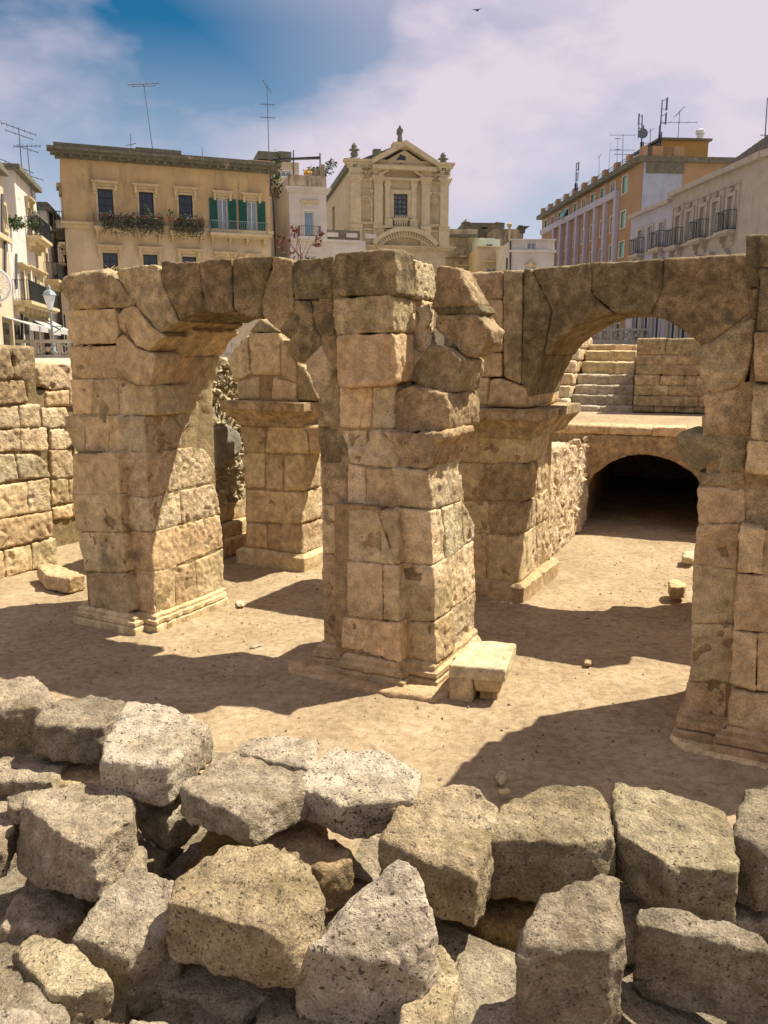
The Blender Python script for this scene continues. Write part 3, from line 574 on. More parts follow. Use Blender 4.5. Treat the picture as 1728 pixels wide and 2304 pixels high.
stone_sz(EA, sf('446,150 744,120 760,200 752,280')+arc(97, 147, 9)+sf('552,366 500,260'), 'dark', D0, D1, **K)
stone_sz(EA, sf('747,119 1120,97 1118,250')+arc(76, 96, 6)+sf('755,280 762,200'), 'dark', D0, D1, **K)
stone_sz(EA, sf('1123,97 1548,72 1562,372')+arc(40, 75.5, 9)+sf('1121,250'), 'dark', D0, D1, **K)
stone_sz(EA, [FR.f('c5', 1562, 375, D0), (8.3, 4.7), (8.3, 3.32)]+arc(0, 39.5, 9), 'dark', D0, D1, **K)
stone_sz(EA, [FR.f('c5', 1552, 73, D0), (8.6, 5.5), (8.6, 4.72), FR.f('c5', 1566, 370, D0)], 'dark', D0, D1, **K)
Fp = empty('stone_pier', FR.w(8.2, 4.9, 0), 'rear pier mostly hidden behind the right pier, the corner of its cornice showing', 'pier', 'piers of the ruined arcade')
for k in range(5): stone_sz(Fp, [(7.46, .56*k), (9.0, .56*k), (9.0, .56*(k+1)), (7.46, .56*(k+1))], 'warm', D0, D1, vox=.06)
moulding(Fp, [(7.44, D0+1.9), (7.44, D0), (9.0, D0)], IMP, 'warmdark', 'impost_cornice')

# ------------------------------------------------------------------ walls around the arena
def lumps(n, place, r0, r1, npt=9):
    """many small stones joined in one mesh; place() gives a centre"""
    V = []; F = []
    for _ in range(n):
        c = np.array(place()); r = random.uniform(r0, r1)
        sc3 = np.array([random.uniform(.7, 1.25), random.uniform(.7, 1.25), random.uniform(.55, 1.0)])*r
        d = RNG.normal(size=(npt, 3)); d /= np.linalg.norm(d, axis=1)[:, None]
        bm = hull_bm(c+d*sc3); b = len(V); bm.verts.index_update()
        V += [tuple(v.co) for v in bm.verts]; F += [tuple(b+v.index for v in f.verts) for f in bm.faces]; bm.free()
    return V, F
def lump_part(name, n, place, r0, r1, mat, parent, kind='stuff'):
    V, F = lumps(n, place, r0, r1); V = np.array(V); c = (V.min(0)+V.max(0))/2
    me = bpy.data.meshes.new(name); me.from_pydata((V-c).tolist(), [], F)
    return tag(link(name, me, mat, parent, c), kind=kind)
def slab(fr, P, d0, d1, mat, parent, name, vox=.06, **k):
    n = len(P); V = [fr.w(s, d0, z) for s, z in P]+[fr.w(s, d1, z) for s, z in P]
    bm = poly_mesh(V, [tuple(range(n)), tuple(range(2*n-1, n-1, -1))]+[(i, n+i, n+(i+1) % n, (i+1) % n) for i in range(n)])
    kk = dict(bev=0, smooth=2, amp=.04, rough=.03); kk.update(k); me, cc = rock(bm, vox, **kk)
    return link(name, me, M[mat] if isinstance(mat, str) else mat, parent, cc)
def boxstone(fr, s0, s1, d0, d1, z0, z1, mat, parent, name='stone', vox=.04, g=-.006, **k):
    j = lambda: random.uniform(-.008, .008)
    return slab(fr, [(s0+g+j(), z0+g+j()), (s1-g+j(), z0+g+j()), (s1-g+j(), z1-g+j()), (s0+g+j(), z1-g+j())], d0+j()*1.5, d1, mat, parent, name, vox, **{**dict(bev=.0, smooth=2, amp=.02, rough=.016), **k})

# ---- ruined wall on the far left
sG = -4.62
Gw = empty('ruined_wall', FR.w(-5.2, 1.5, 0), 'rough sunlit block wall at the left edge of the picture', 'wall')
core(Gw, -6.3, -4.68, .2, 2.05, 0, 4.05)
for c, t, mt in [('c6', '-60,560 175,530 190,738 -60,782', 'warm'), ('c6', '180,527 322,505 336,715 194,735', 'rough'), ('c6', '-60,784 340,722 352,890 -60,985', 'warm'),
                 ('c6', '30,976 205,930 211,1100 45,1158', 'warm'), ('c6', '-60,996 27,978 42,1160 -60,1190', 'warm'), ('c6', '214,926 370,896 377,1066 217,1096', 'warm'),
                 ('c6', '-60,352 100,350 130,520 -60,552', 'rough'), ('c6', '104,350 230,352 310,420 322,500 134,520', 'rough'), ('c6', '-60,196 130,188 140,330 -60,345', 'rough'), ('c6', '134,186 310,182 318,330 144,332', 'rough'),
                 ('c6', '-60,52 122,42 130,182 -60,190', 'rough'), ('c6', '130,34 262,27 266,178 134,180', 'rough'), ('c3', '-60,912 160,906 182,1050 -60,1075', 'warmdark')]:
    stone_side(Gw, c, t, mt, sG, .6, vox=.035, pit=.03, rough=.02)
for t in ['-60,690 90,682 95,900 -60,912', '96,690 240,690 236,880 184,1040 166,905 98,902']:
    stone_side(Gw, 'c3', t, 'warmdark', sG+.04, 1.4, vox=.035, pit=.03, rough=.02, bev=.04, smooth=4)
Gs = empty('ruined_wall', FR.w(-6.2, 4, 0), 'set-back sunlit wall of rough blocks between the left wall and the left pier', 'wall')
s2 = -5.75
core(Gs, -7.2, s2-.06, 2.4, 5.2, 0, 3.4)
for c, t, mt in [('c6', '338,515 445,510 456,665 342,690', 'warm'), ('c6', '448,510 600,490 600,640 458,664', 'warm'), ('c6', '346,696 470,674 476,760 350,780', 'warm'), ('c6', '472,673 600,650 600,740 478,758', 'warm'), ('c6', '330,184 478,184 480,320 332,326', 'rough'), ('c6', '326,328 480,322 480,505 336,510', 'rough'),
                 ('c6', '480,184 620,180 620,480 482,505', 'rough'), ('c6', '272,50 430,50 478,180 276,184', 'rough'), ('c3', '248,832 300,802 446,800 450,960 330,972 252,940', 'rough'), ('c3', '304,978 455,976 450,1072 302,1082', 'warm'), ('c3', '440,800 620,790 620,1075 455,1080', 'rough')]:
    stone_side(Gs, c, t, mt, s2, .7, vox=.04, pit=.03, rough=.02)
# ---- rubble wall behind the pier row
sRw = -2.28
RWF = Frame(FR.w(sRw, 0, 0)[:2], math.atan2(-FR.n[1], FR.n[0]))      # s runs away from the camera, depth to the left
Rw = empty('rubble_wall', FR.w(sRw, 4.5, 0), 'tall pale rubble wall with a grey plaster patch, between the left pier and the far pier', 'wall')
slab(RWF, [(3.1, 0), (8.2, 0), (8.2, 4.0), (6.0, 4.12), (4.2, 4.0), (3.1, 3.7)], 0.0, .6, 'pale', Rw, 'rubble_core', .05, amp=.08, rough=.06)
lump_part('rubble_stone', 700, lambda: RWF.w(random.uniform(3.2, 5.6), random.uniform(-.07, .05), random.uniform(1.0, 4.05)), .035, .10, M['pale'], Rw)
pp = [FR.e('c6', x, y, sRw+.1) for x, y in pts('1385,180 1480,165 1550,220 1560,330 1470,380 1440,450 1395,440 1380,300')]
slab(RWF, pp, -.14, .0, 'plaster', Rw, 'plaster_patch', .03, amp=.02, rough=.01)
for k, (a, b) in enumerate(((0, .36), (.36, .66), (.66, 1.08))):
    x = 3.2
    while x < 7.6:
        l = random.uniform(.6, 1.1); boxstone(RWF, x, x+l, -.34+.13*k, .3, a, b, 'warm', Rw); x += l
# ---- piazza edge bank behind the rubble wall
slab(FR, [(-40, 0), (-.3, 0), (-.3, 3.88), (-40, 3.88)], 8.2, 16.0, 'pale', None, 'terrace', .35, amp=.03, rough=.0)
tag(bpy.data.objects['terrace'], 'earth terrace above the rubble wall', None, kind='structure')
# ---- tunnel front
p0 = onz('c8', 645, 700, 0); p1 = onz('c8', 1290, 745, 0)
TF = Frame(p0[:2], math.atan2(-(p1[1]-p0[1]), p1[0]-p0[0]))
ZT = TF.f('c5', 900, 955)[1]
tn = [TF.f('c8', x, y) for x, y in pts('640,560 655,470 700,408 790,345 880,310 970,300 1070,315 1160,350 1230,395 1275,440 1300,500')]
tl, tr = tn[0][0]+.02, tn[-1][0]
Tw = empty('tunnel_front', TF.w(1.4, .4, 0), 'weathered wall with the low dark tunnel mouth under the raised walkway', 'wall')
slab(TF, [(-1.6, 0), (tl, 0)]+tn+[(tr, 0), (5.5, 0), (5.5, ZT-.2), (-1.6, ZT-.2)], 0, .7, 'warmdark', Tw, 'wall_face', .045, amp=.03, rough=.018, pit=.03)
x = -1.6
while x < 5.4:
    l = random.uniform(.7, 1.3); boxstone(TF, x, x+l, -.02, .75, ZT-.2, ZT, 'warm', Tw, 'coping_stone'); x += l
mb = MB(); n = len(tn)+2; ring = [(tl, 0.0)]+tn+[(tr, 0.0)]
mb.v = [tuple(TF.w(s, .6, z)) for s, z in ring]+[tuple(TF.w(s, 9.0, z)) for s, z in ring]
mb.f = [(i, i+1, n+i+1, n+i) for i in range(n-1)]+[tuple(range(n, 2*n))]
mb.build('tunnel_vault', M['mortar'], Tw)
# rough wall from the right rear pier to the tunnel
q0 = onz('c8', 455, 880, 0); q1 = onz('c8', 640, 705, 0); dv = q1-q0; WL = float(np.linalg.norm(dv)); WF = Frame(q0[:2], math.atan2(-dv[1], dv[0]))
Cw = empty('conglomerate_wall', q0, 'low sunlit wall of coarse pitted stone between the right arch and the tunnel', 'wall')
slab(WF, [(-.5, 0), (WL+.3, 0), (WL+.3, 2.0), (WL*.6, 2.15), (0, 2.35), (-.5, 2.4)], 0.0, .9, 'pale', Cw, 'wall_core', .035, amp=.06, rough=.03, pit=.035)
V0 = WF.w(0, 0, 0)
lump_part('rubble_stone', 130, lambda: WF.w(random.uniform(-.3, WL+.2), random.uniform(.02, .10), random.uniform(.1, 2.2)), .06, .15, M['pale'], Cw)
# walkway over the tunnel
b0 = onz('c5', 1130, 885, ZT); SF = Frame(b0[:2], math.atan2(-TF.u[1], TF.u[0]))
dS = float((b0-TF.O)@TF.n)
mb = MB(); mb.hexa([TF.w(a, b, z) for z in (1.95, ZT-.03) for a, b in ((-2.5, .7), (5.5, .7), (5.5, dS+.6), (-2.5, dS+.6))])
tag(mb.build('walkway', M['sand']), 'raised earth walkway above the tunnel', None, kind='structure')
# stairs
St = empty('stone_stairs', SF.w(-2.5, 1.5, ZT), 'flight of worn pale stone steps seen through the right arch', 'stairs')
ey = [850, 795, 745, 692, 625, 568, 538]; exl = [640, 652, 668, 686, 706, 724, 742]; exr = [968, 968, 970, 972, 977, 982, 987]
zp = ZT-.05; stair = []
for k in range(7):
    d = .1+.52*k; sl, z = SF.f('c5', exl[k], ey[k], d); sr, _ = SF.f('c5', exr[k], ey[k], d); stair.append((sl, sr, d, z))
    m_ = sl+(sr-sl)*random.uniform(.35, .7)
    for a, b in ((sl, m_), (m_, sr)): boxstone(SF, a, b, d, d+.75, zp-.1, z, 'greyp' if k < 4 else 'warm', St, 'step', .04, rough=.018 if k < 4 else .01, amp=.03)
    zp = z
zt2 = stair[-1][3]
# side wall of the stairs (left) and the block wall (right)
Lw = empty('stair_wall', SF.w(stair[0][0]-.3, 1.5, ZT), 'rough sunlit block wall along the left side of the stone steps', 'wall')
for k in range(6):
    z0 = ZT-.05+(zt2+.3-ZT)*k/6; z1 = ZT-.05+(zt2+.3-ZT)*(k+1)/6; d = .0+.35*k; sa = stair[min(k, 6)][0]
    while d < 4.2:
        l = random.uniform(.5, .9); boxstone(SF, sa-1.0, sa-.02, d, d+l, z0, z1, 'rough', Lw, vox=.05, rough=.025, bev=.03); d += l
Bw = empty('block_wall', SF.w(1, .3, ZT), 'shaded wall of flat courses to the right of the stone steps', 'wall')
cy = [505, 588, 640, 692, 745, 800, 852, 884]; sw0 = SF.f('c5', 972, 800)[0]
for i in range(7):
    z1 = SF.f('c5', 1100, cy[i])[1]; z0 = SF.f('c5', 1100, cy[i+1])[1]; x = sw0; k = 0
    while x < sw0+5.6:
        l = random.uniform(.55, 1.15)*(.6 if i == 6 else 1); boxstone(SF, x, x+l, 0.0+(.06 if i == 6 else 0), .7, z0, z1, 'warmdark', Bw, vox=.045, rough=.014); x += l
zw = SF.f('c5', 1100, 505)[1]
mb = MB(); mb.hexa([SF.w(a, b, z) for z in (ZT, zw-.05) for a, b in ((sw0+.1, .7), (sw0+12, .7), (sw0+12, 6.5), (sw0+.1, 6.5))]); tag(mb.build('terrace', M['sand']), 'earth terrace behind the shaded block wall', None, kind='structure')
mb = MB(); mb.hexa([SF.w(a, b, z) for z in (ZT, zt2-.03) for a, b in ((sw0-9, 4.2), (sw0+.09, 4.2), (sw0+.09, 8), (sw0-9, 8))]); tag(mb.build('terrace', M['sand']), 'earth terrace at the top of the steps', None, kind='structure')

# ------------------------------------------------------------------ fallen stones lying about
def slant_block(name, label, cat, c, topq, z, drop, mat, vox=.016, group=None, inset=-.02, skew=(0, 0), grow=1.09, **k):
    """loose block: outline of its top face seen in the photograph at height z (or sloping), sides going down by drop pixels at its nearest corner"""
    P = pts(topq); Q = []
    zz = z if isinstance(z, tuple) else (z, z)          # back height, front height
    ysx = [p[1] for p in P]; y0, y1 = min(ysx), max(ysx)
    for x, y in P: Q.append(onz(c, x, y, zz[0]+(zz[1]-zz[0])*(y-y0)/(y1-y0)))
    fi = int(np.argmax(ysx)); f = Q[fi]; x, y = P[fi]
    r = ray(*px(c, x, y+drop)); zb = CAM_H+r[2]*(f[1]/r[1]); h = (f[2]-zb)*1.16+.02
    cen = np.mean(Q, 0); Q = [cen+(q-cen)*np.array([grow, grow, 1]) for q in Q]
    T = [q+np.array([0, 0, random.uniform(-.012, .012)]) for q in Q]
    Mi = [cen+(q-cen)*np.array([1.03, 1.03, 1])-np.array([0, 0, h*.4]) for q in Q]
    Bt = [cen+(q-cen)*np.array([1-inset, 1-inset, 0])+np.array([skew[0], skew[1], (f[2]-h)-cen[2]]) for q in Q]
    kk = dict(bev=.016, smooth=3, amp=.020, rough=.018, pit=.010); kk.update(k)
    bm = hull_bm(T+Mi+Bt); cc_ = Vector(np.mean(T+Bt, 0))
    for _ in range(2):
        vv = random.choice(list(bm.verts)); no = ((vv.co-cc_).normalized()+Vector((random.uniform(-.5, .5), random.uniform(-.5, .5), random.uniform(-.5, .5)))).normalized()
        bmesh.ops.bisect_plane(bm, geom=list(bm.verts)+list(bm.edges)+list(bm.faces), plane_co=vv.co-no*random.uniform(.006, .028), plane_no=no, clear_outer=True)
        P_ = [np.array(v.co) for v in bm.verts]; bm.free(); bm = hull_bm(P_)
    me, cc = rock(bm, vox, **kk)
    o = link(name, me, M[mat], None, cc)
    return tag(o, label, cat, group)
GB = 'loose blocks of the heap in the foreground'
def blk(label, c, q, z, drop, mat, **k): return slant_block('stone_block', label, 'stone block', c, q, z, drop, mat, group=GB, **k)
blk('pale-topped block at the left edge, farthest back in the heap', 'c1', '-120,165 60,140 145,135 232,245 150,262 -60,270', 1.90, 195, 'grey')
blk('rounded squat block between the left-edge block and the bright pitted one', 'c1', '250,238 400,220 520,236 545,300 440,345 300,345 162,330 170,300', 1.86, 130, 'grey', bev=.025, smooth=3)
blk('bright pitted block tilted at the back left, overlapping its rounded neighbour', 'c1', '560,258 700,255 820,310 890,350 830,420 722,515 455,490 480,370', 1.97, 128, 'greyp')
blk('dark slab in shadow under the left-edge block', 'c1', '-80,500 150,415 295,490 215,592 -40,570', 1.56, 60, 'grey')
blk('small dusty slab below the bright pitted block at the left', 'c1', '300,490 440,495 470,600 380,610 228,588', 1.52, 50, 'warmdark', bev=.02)
blk('large square block at the left with a dark shaded front', 'c1', '145,625 300,605 420,588 556,640 548,750 395,845 200,800 55,750', 1.80, 205, 'grey', bev=.02, smooth=3)
blk('jagged block with a stepped underside between the bright pitted block and the long rounded one', 'c1', '690,620 820,560 880,640 800,690 720,745 585,665', 1.60, 150, 'grey', inset=.2)
blk('flat block peeking out behind the long rounded block', 'c1', '1090,405 1210,400 1470,420 1400,480 1330,530 1180,500 1030,455', 1.87, 60, 'greyp')
blk('long rounded pitted block at the back middle of the heap', 'c1', '960,490 1030,457 1280,480 1335,545 1292,660 1190,710 1080,735 840,645 808,600', 1.86, 95, 'grey', bev=.025, smooth=3)
blk('flat-topped block peppered with holes at the back centre', 'c1', '1440,450 1640,465 1800,550 1795,600 1690,760 1500,690 1296,600 1330,560', 1.86, 130, 'greyp', inset=.1)
blk('leaning brownish block speckled with holes, just left of the round-cornered back block', 'c2', '150,605 270,595 400,625 497,690 445,860 388,985 200,930 5,830 100,680', (1.86, 1.70), 180, 'greyl')
blk('broad round-cornered block in the back row, right of centre', 'c2', '520,690 700,610 900,618 945,665 975,830 830,850 620,835 455,822', 1.76, 225, 'greyl', bev=.02, smooth=3)
blk('big square block with dark lichen spots in the back row at the right', 'c2', '1010,612 1280,650 1462,700 1508,955 1260,935 1060,890 1010,760', 1.76, 190, 'greyl', bev=.03)
blk('shaggy block cut off by the right edge', 'c2', '1570,620 1760,600 1850,850 1640,870 1515,800', 1.76, 230, 'grey')
blk('tall upright block standing at the front right', 'c2', '700,1085 915,998 1000,1020 1022,1235 960,1300 760,1275 604,1300 620,1210', (1.84, 1.72), 430, 'grey', bev=.01, inset=.0)
blk('dark slab on its edge at the lower right, leaning', 'c2', '1130,1150 1230,1145 1659,1240 1850,1290 1840,1370 1500,1275 1180,1215 1118,1200', 1.66, 290, 'grey', bev=.02, inset=.0)
blk('low block with a flat worn top beside the tall upright block', 'c2', '345,1345 450,1330 590,1345 620,1720 240,1760 290,1500', 1.30, 70, 'grey')
blk('small slab with black specks wedged beside the big pale front block', 'c2', '170,1312 240,1305 320,1400 250,1640 60,1720 100,1450', 1.40, 80, 'greyl', bev=.02)
blk('big pale block with a broad sloping face in the front centre', 'c1', '1480,1000 1590,868 1720,915 1850,990 1868,1100 1800,1330 1600,1365 1310,1300 1400,1190', (1.98, 1.60), 330, 'greyp', bev=.01, smooth=2, grow=1.12)
blk('large round-cornered block in front, brown spots on its shaded side', 'c1', '980,892 1170,865 1310,960 1368,1080 1345,1180 1180,1240 960,1150 750,1105 795,1010', 1.76, 215, 'greyl', bev=.02, smooth=3)
blk('slumped block between the large square left block and the round-cornered front one', 'c1', '640,940 760,965 812,1000 752,1080 745,1240 560,1330 335,1240 450,1080 520,980', (1.66, 1.50), 220, 'grey', bev=.03)
blk('small sunlit block at the lower left with a grooved top', 'c1', '60,1290 170,1235 300,1290 468,1440 440,1520 230,1490 100,1390', 1.50, 140, 'greyl', bev=.03)
blk('grey block in the bottom left corner', 'c1', '-80,1380 100,1400 250,1520 300,1640 180,1740 -80,1740', 1.46, 120, 'grey')
blk('dark block half hidden under the round-cornered front block', 'c1', '690,1330 960,1360 1160,1440 1175,1500 1000,1560 720,1480', 1.30, 150, 'grey')
blk('block in shadow at the bottom centre, left of the big pale one', 'c1', '1330,1300 1430,1400 1440,1740 1110,1740 1130,1560 1250,1380', 1.30, 90, 'grey')
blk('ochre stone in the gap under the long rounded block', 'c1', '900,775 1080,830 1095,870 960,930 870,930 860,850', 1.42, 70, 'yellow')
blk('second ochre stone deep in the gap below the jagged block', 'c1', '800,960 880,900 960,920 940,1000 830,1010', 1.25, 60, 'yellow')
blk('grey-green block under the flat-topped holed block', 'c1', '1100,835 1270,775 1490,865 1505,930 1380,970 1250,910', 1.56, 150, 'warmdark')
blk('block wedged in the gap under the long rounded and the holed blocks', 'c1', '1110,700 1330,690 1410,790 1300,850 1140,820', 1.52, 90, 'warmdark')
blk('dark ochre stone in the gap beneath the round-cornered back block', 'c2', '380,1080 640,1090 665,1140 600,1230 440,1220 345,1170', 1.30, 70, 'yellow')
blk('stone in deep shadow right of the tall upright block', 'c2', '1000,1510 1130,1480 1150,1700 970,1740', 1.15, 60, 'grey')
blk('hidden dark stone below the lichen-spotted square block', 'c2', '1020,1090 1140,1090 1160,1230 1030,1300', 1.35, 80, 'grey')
blk('little block caught between the large square left block and the slumped one', 'c1', '540,855 622,885 612,960 520,1005 465,965', 1.56, 70, 'grey', bev=.02)
blk('small stone poking up behind the large square left block', 'c1', '30,650 130,630 130,690 50,710', 1.72, 60, 'grey', bev=.015)
blk('block at the left edge beside the large square block', 'c1', '-70,690 60,672 72,745 20,880 -70,900', 1.62, 100, 'grey')
blk('dim block under the large square left block', 'c1', '40,1085 340,1075 370,1160 220,1225 0,1205', 1.34, 150, 'grey')
blk('small pale stone cut off at the bottom edge', 'c1', '570,1630 740,1625 780,1740 560,1740', 1.36, 40, 'grey', bev=.02)
blk('bright stone corner at the very bottom left', 'c1', '-60,1585 120,1580 230,1640 200,1760 -60,1760', 1.62, 60, 'greyp')
blk('pale flat stone on the ground side of the bright pitted block', 'c1', '830,490 912,502 880,560 795,540', 1.66, 40, 'warm', bev=.015)
blk('broken flat stone tucked under the jagged block', 'c1', '560,840 650,850 700,920 600,960', 1.36, 60, 'grey', bev=.02)
blk('shadowed block in the right gap below the shaggy edge block', 'c2', '1400,1110 1600,1090 1700,1180 1480,1210', 1.35, 90, 'grey')
blk('dark stone at the bottom between tall block and leaning slab', 'c2', '1160,1560 1330,1560 1340,1740 1150,1740', 1.1, 60, 'grey')
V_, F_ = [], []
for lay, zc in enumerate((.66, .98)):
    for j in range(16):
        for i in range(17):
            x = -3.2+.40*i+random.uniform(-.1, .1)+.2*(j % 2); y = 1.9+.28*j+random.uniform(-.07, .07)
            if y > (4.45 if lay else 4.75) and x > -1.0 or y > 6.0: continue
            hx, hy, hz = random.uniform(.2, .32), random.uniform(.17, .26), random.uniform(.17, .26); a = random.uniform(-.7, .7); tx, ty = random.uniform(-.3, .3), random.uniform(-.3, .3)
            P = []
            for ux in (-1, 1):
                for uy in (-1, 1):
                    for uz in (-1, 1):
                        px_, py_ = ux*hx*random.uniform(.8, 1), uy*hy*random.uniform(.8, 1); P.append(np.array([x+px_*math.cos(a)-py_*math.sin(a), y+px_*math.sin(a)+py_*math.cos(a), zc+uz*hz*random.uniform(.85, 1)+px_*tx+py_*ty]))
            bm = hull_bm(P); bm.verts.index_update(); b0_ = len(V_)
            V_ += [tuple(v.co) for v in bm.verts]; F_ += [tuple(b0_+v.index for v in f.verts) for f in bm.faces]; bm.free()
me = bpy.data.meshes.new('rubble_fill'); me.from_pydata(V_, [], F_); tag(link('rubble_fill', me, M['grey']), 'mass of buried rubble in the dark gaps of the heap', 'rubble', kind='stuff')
tb = MB(); tb.box(-4.2, 4.2, -2.0, 4.6, 0.02, .45); tag(tb.build('terrace', M['mortar']), 'dark earth bank under the heap of blocks', None, kind='structure')  # banks take the dark mortar colour to stand in for shade in the gaps
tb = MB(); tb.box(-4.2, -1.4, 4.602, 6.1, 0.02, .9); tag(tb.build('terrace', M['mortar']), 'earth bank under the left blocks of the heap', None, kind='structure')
# ------------------------------------------------------------------ buildings round the square
M['ochre'] = plain('ochre_render', (.47, .34, .17), grain=.14, scale=.8, stain=(.27, .20, .115), stain_amt=.55, streak=True)
M['cream'] = plain('cream_render', (.52, .42, .28), grain=.14, scale=.8, stain=(.33, .265, .18), stain_amt=.5, streak=True)
M['trim'] = plain('pale_stone_trim', (.52, .42, .25), grain=.15, scale=3, stain=(.28, .22, .13), stain_amt=.25)
M['mossy'] = plain('blackened_stone', (.15, .14, .10), grain=.35, scale=4, stain=(.33, .28, .19), stain_amt=.35)
M['white'] = plain('white_render', (.55, .51, .455), grain=.12, scale=.9, stain=(.40, .37, .32), stain_amt=.35, streak=True)
M['church'] = plain('church_stone', (.50, .42, .27), grain=.16, scale=2, stain=(.30, .25, .155), stain_amt=.35, streak=True)
M['ruinwall'] = plain('flaking_render', (.46, .38, .26), grain=.25, scale=2, stain=(.12, .105, .085), stain_amt=.75, streak=True)
M['orange'] = plain('orange_render', (.34, .215, .12), grain=.1, scale=.8, stain=(.29, .17, .09), stain_amt=.25)
M['ochre2'] = plain('deep_ochre_render', (.36, .21, .065), grain=.12, scale=.8, stain=(.26, .15, .05), stain_amt=.4, streak=True)
M['mauve'] = plain('mauve_grey_render', (.42, .39, .46), grain=.08, scale=1, stain=(.30, .28, .33), stain_amt=.3)
M['bluegrey'] = plain('blue_grey_render', (.34, .37, .45), grain=.12, scale=1, stain=(.22, .25, .29), stain_amt=.45, streak=True)
M['taupe'] = plain('taupe_stone', (.37, .33, .275), grain=.14, scale=1.4, stain=(.22, .195, .165), stain_amt=.35, streak=True)
M['lav'] = plain('lavender_render', (.37, .355, .42), grain=.1, scale=1.2, stain=(.27, .255, .30), stain_amt=.25)
M['glass'] = plain('dark_glass', (.018, .025, .032), rough=.08, grain=.3, scale=1, spec=.6)
M['glassb'] = plain('sky_glass', (.20, .27, .33), rough=.06, grain=.2, scale=1, spec=.8)
M['glassg'] = plain('grey_glass', (.10, .11, .11), rough=.1, grain=.3, scale=2, spec=.6)
M['shutter'] = plain('green_shutter', (.008, .085, .065), rough=.5, grain=.15)
M['aqua'] = plain('aqua_blind', (.17, .50, .45), rough=.6, grain=.15, scale=3)
M['aquaw'] = plain('mint_render', (.48, .58, .50), grain=.1)
M['wframe'] = plain('white_frame', (.62, .63, .64), rough=.5, grain=.06)
M['iron'] = plain('dark_iron', (.045, .05, .055), rough=.5, metal=.4, grain=.2)
M['ironb'] = plain('grey_blue_iron', (.22, .27, .29), rough=.5, metal=.2, grain=.2)
M['steel'] = plain('antenna_steel', (.12, .15, .18), rough=.45, metal=.5, grain=.15)
M['roof'] = plain('mossy_roof', (.15, .155, .115), grain=.3, scale=3, stain=(.09, .12, .09), stain_amt=.5)
M['tile'] = plain('old_roof_tile', (.16, .13, .105), grain=.35, scale=5)
M['terra'] = plain('terracotta', (.30, .10, .05), grain=.2)
M['leafgrey'] = plain('grey_green_leaves', (.085, .09, .062), grain=.4, scale=12, rough=.8)
M['leaf'] = plain('green_leaves', (.06, .10, .03), grain=.4, scale=12, rough=.7)
M['yellowfl'] = plain('yellow_flowers', (.7, .42, .02), grain=.2)
M['dry'] = plain('dry_straw', (.52, .38, .17), grain=.25, scale=20)
M['redleaf'] = plain('reddish_dry_leaves', (.23, .085, .055), grain=.35, scale=20)
M['bronze'] = plain('weathered_statue_stone', (.17, .175, .135), grain=.35, scale=5, stain=(.07, .075, .06), stain_amt=.6)
M['grey_awn'] = plain('grey_awning_cloth', (.40, .39, .36), grain=.12)
M['lampglass'] = plain('frosted_lamp_glass', (.55, .58, .60), rough=.25, grain=.05)
M['whitem'] = plain('white_painted_wire', (.72, .72, .74), rough=.5, grain=.05)

def Fac(pxx, dist, thd):
    r = ray(pxx, 790); return Frame((r[0]/r[1]*dist, dist), R(thd))
def fb(mb, fr, s0, s1, z0, z1, d0, d1):
    return mb.hexa([fr.w(s, d, z) for z in (z0, z1) for s, d in ((s0, d0), (s1, d0), (s1, d1), (s0, d1))])
def rect(fr, c, x0, y0, x1, y1, d=0.0):
    ym, xm = (y0+y1)/2, (x0+x1)/2
    return fr.f(c, x0, ym, d)[0], fr.f(c, x1, ym, d)[0], fr.f(c, xm, y1, d)[1], fr.f(c, xm, y0, d)[1]   # s0 s1 z0 z1
def wall(root, fr, s0, s1, z0, z1, depth, ops, mat, d0=0.0, name='wall', rev=.3):
    """facade with real recessed openings on a solid body"""
    ops = [(max(a, s0+.02), min(b, s1-.02), max(c_, z0+.02), min(d_, z1-.02)) for a, b, c_, d_ in ops]
    S = sorted({s0, s1, *[o[0] for o in ops], *[o[1] for o in ops]}); Z = sorted({z0, z1, *[o[2] for o in ops], *[o[3] for o in ops]})
    mb = MB()
    for i in range(len(S)-1):
        for j in range(len(Z)-1):
            cs, cz = (S[i]+S[i+1])/2, (Z[j]+Z[j+1])/2
            if any(o[0] < cs < o[1] and o[2] < cz < o[3] for o in ops): continue
            mb.add([fr.w(S[i], d0, Z[j]), fr.w(S[i+1], d0, Z[j]), fr.w(S[i+1], d0, Z[j+1]), fr.w(S[i], d0, Z[j+1])], [(0, 1, 2, 3)])
    for a, b, c_, d_ in ops:
        p = [(a, c_), (b, c_), (b, d_), (a, d_)]
        mb.add([fr.w(s, d0, z) for s, z in p]+[fr.w(s, d0+rev, z) for s, z in p], [(k, (k+1) % 4, 4+(k+1) % 4, 4+k) for k in range(4)]+[(4, 5, 6, 7)])
    q = [(s0, z0), (s1, z0), (s1, z1), (s0, z1)]
    mb.add([fr.w(s, d0, z) for s, z in q]+[fr.w(s, d0+depth, z) for s, z in q], [(k, (k+1) % 4, 4+(k+1) % 4, 4+k) for k in range(4)]+[(4, 5, 6, 7)])
    V = np.array([tuple(v) for v in mb.v]); c = V.mean(0); me = bpy.data.meshes.new(name); me.from_pydata((V-c).tolist(), [], mb.f)
    return link(name, me, mat, root, c)
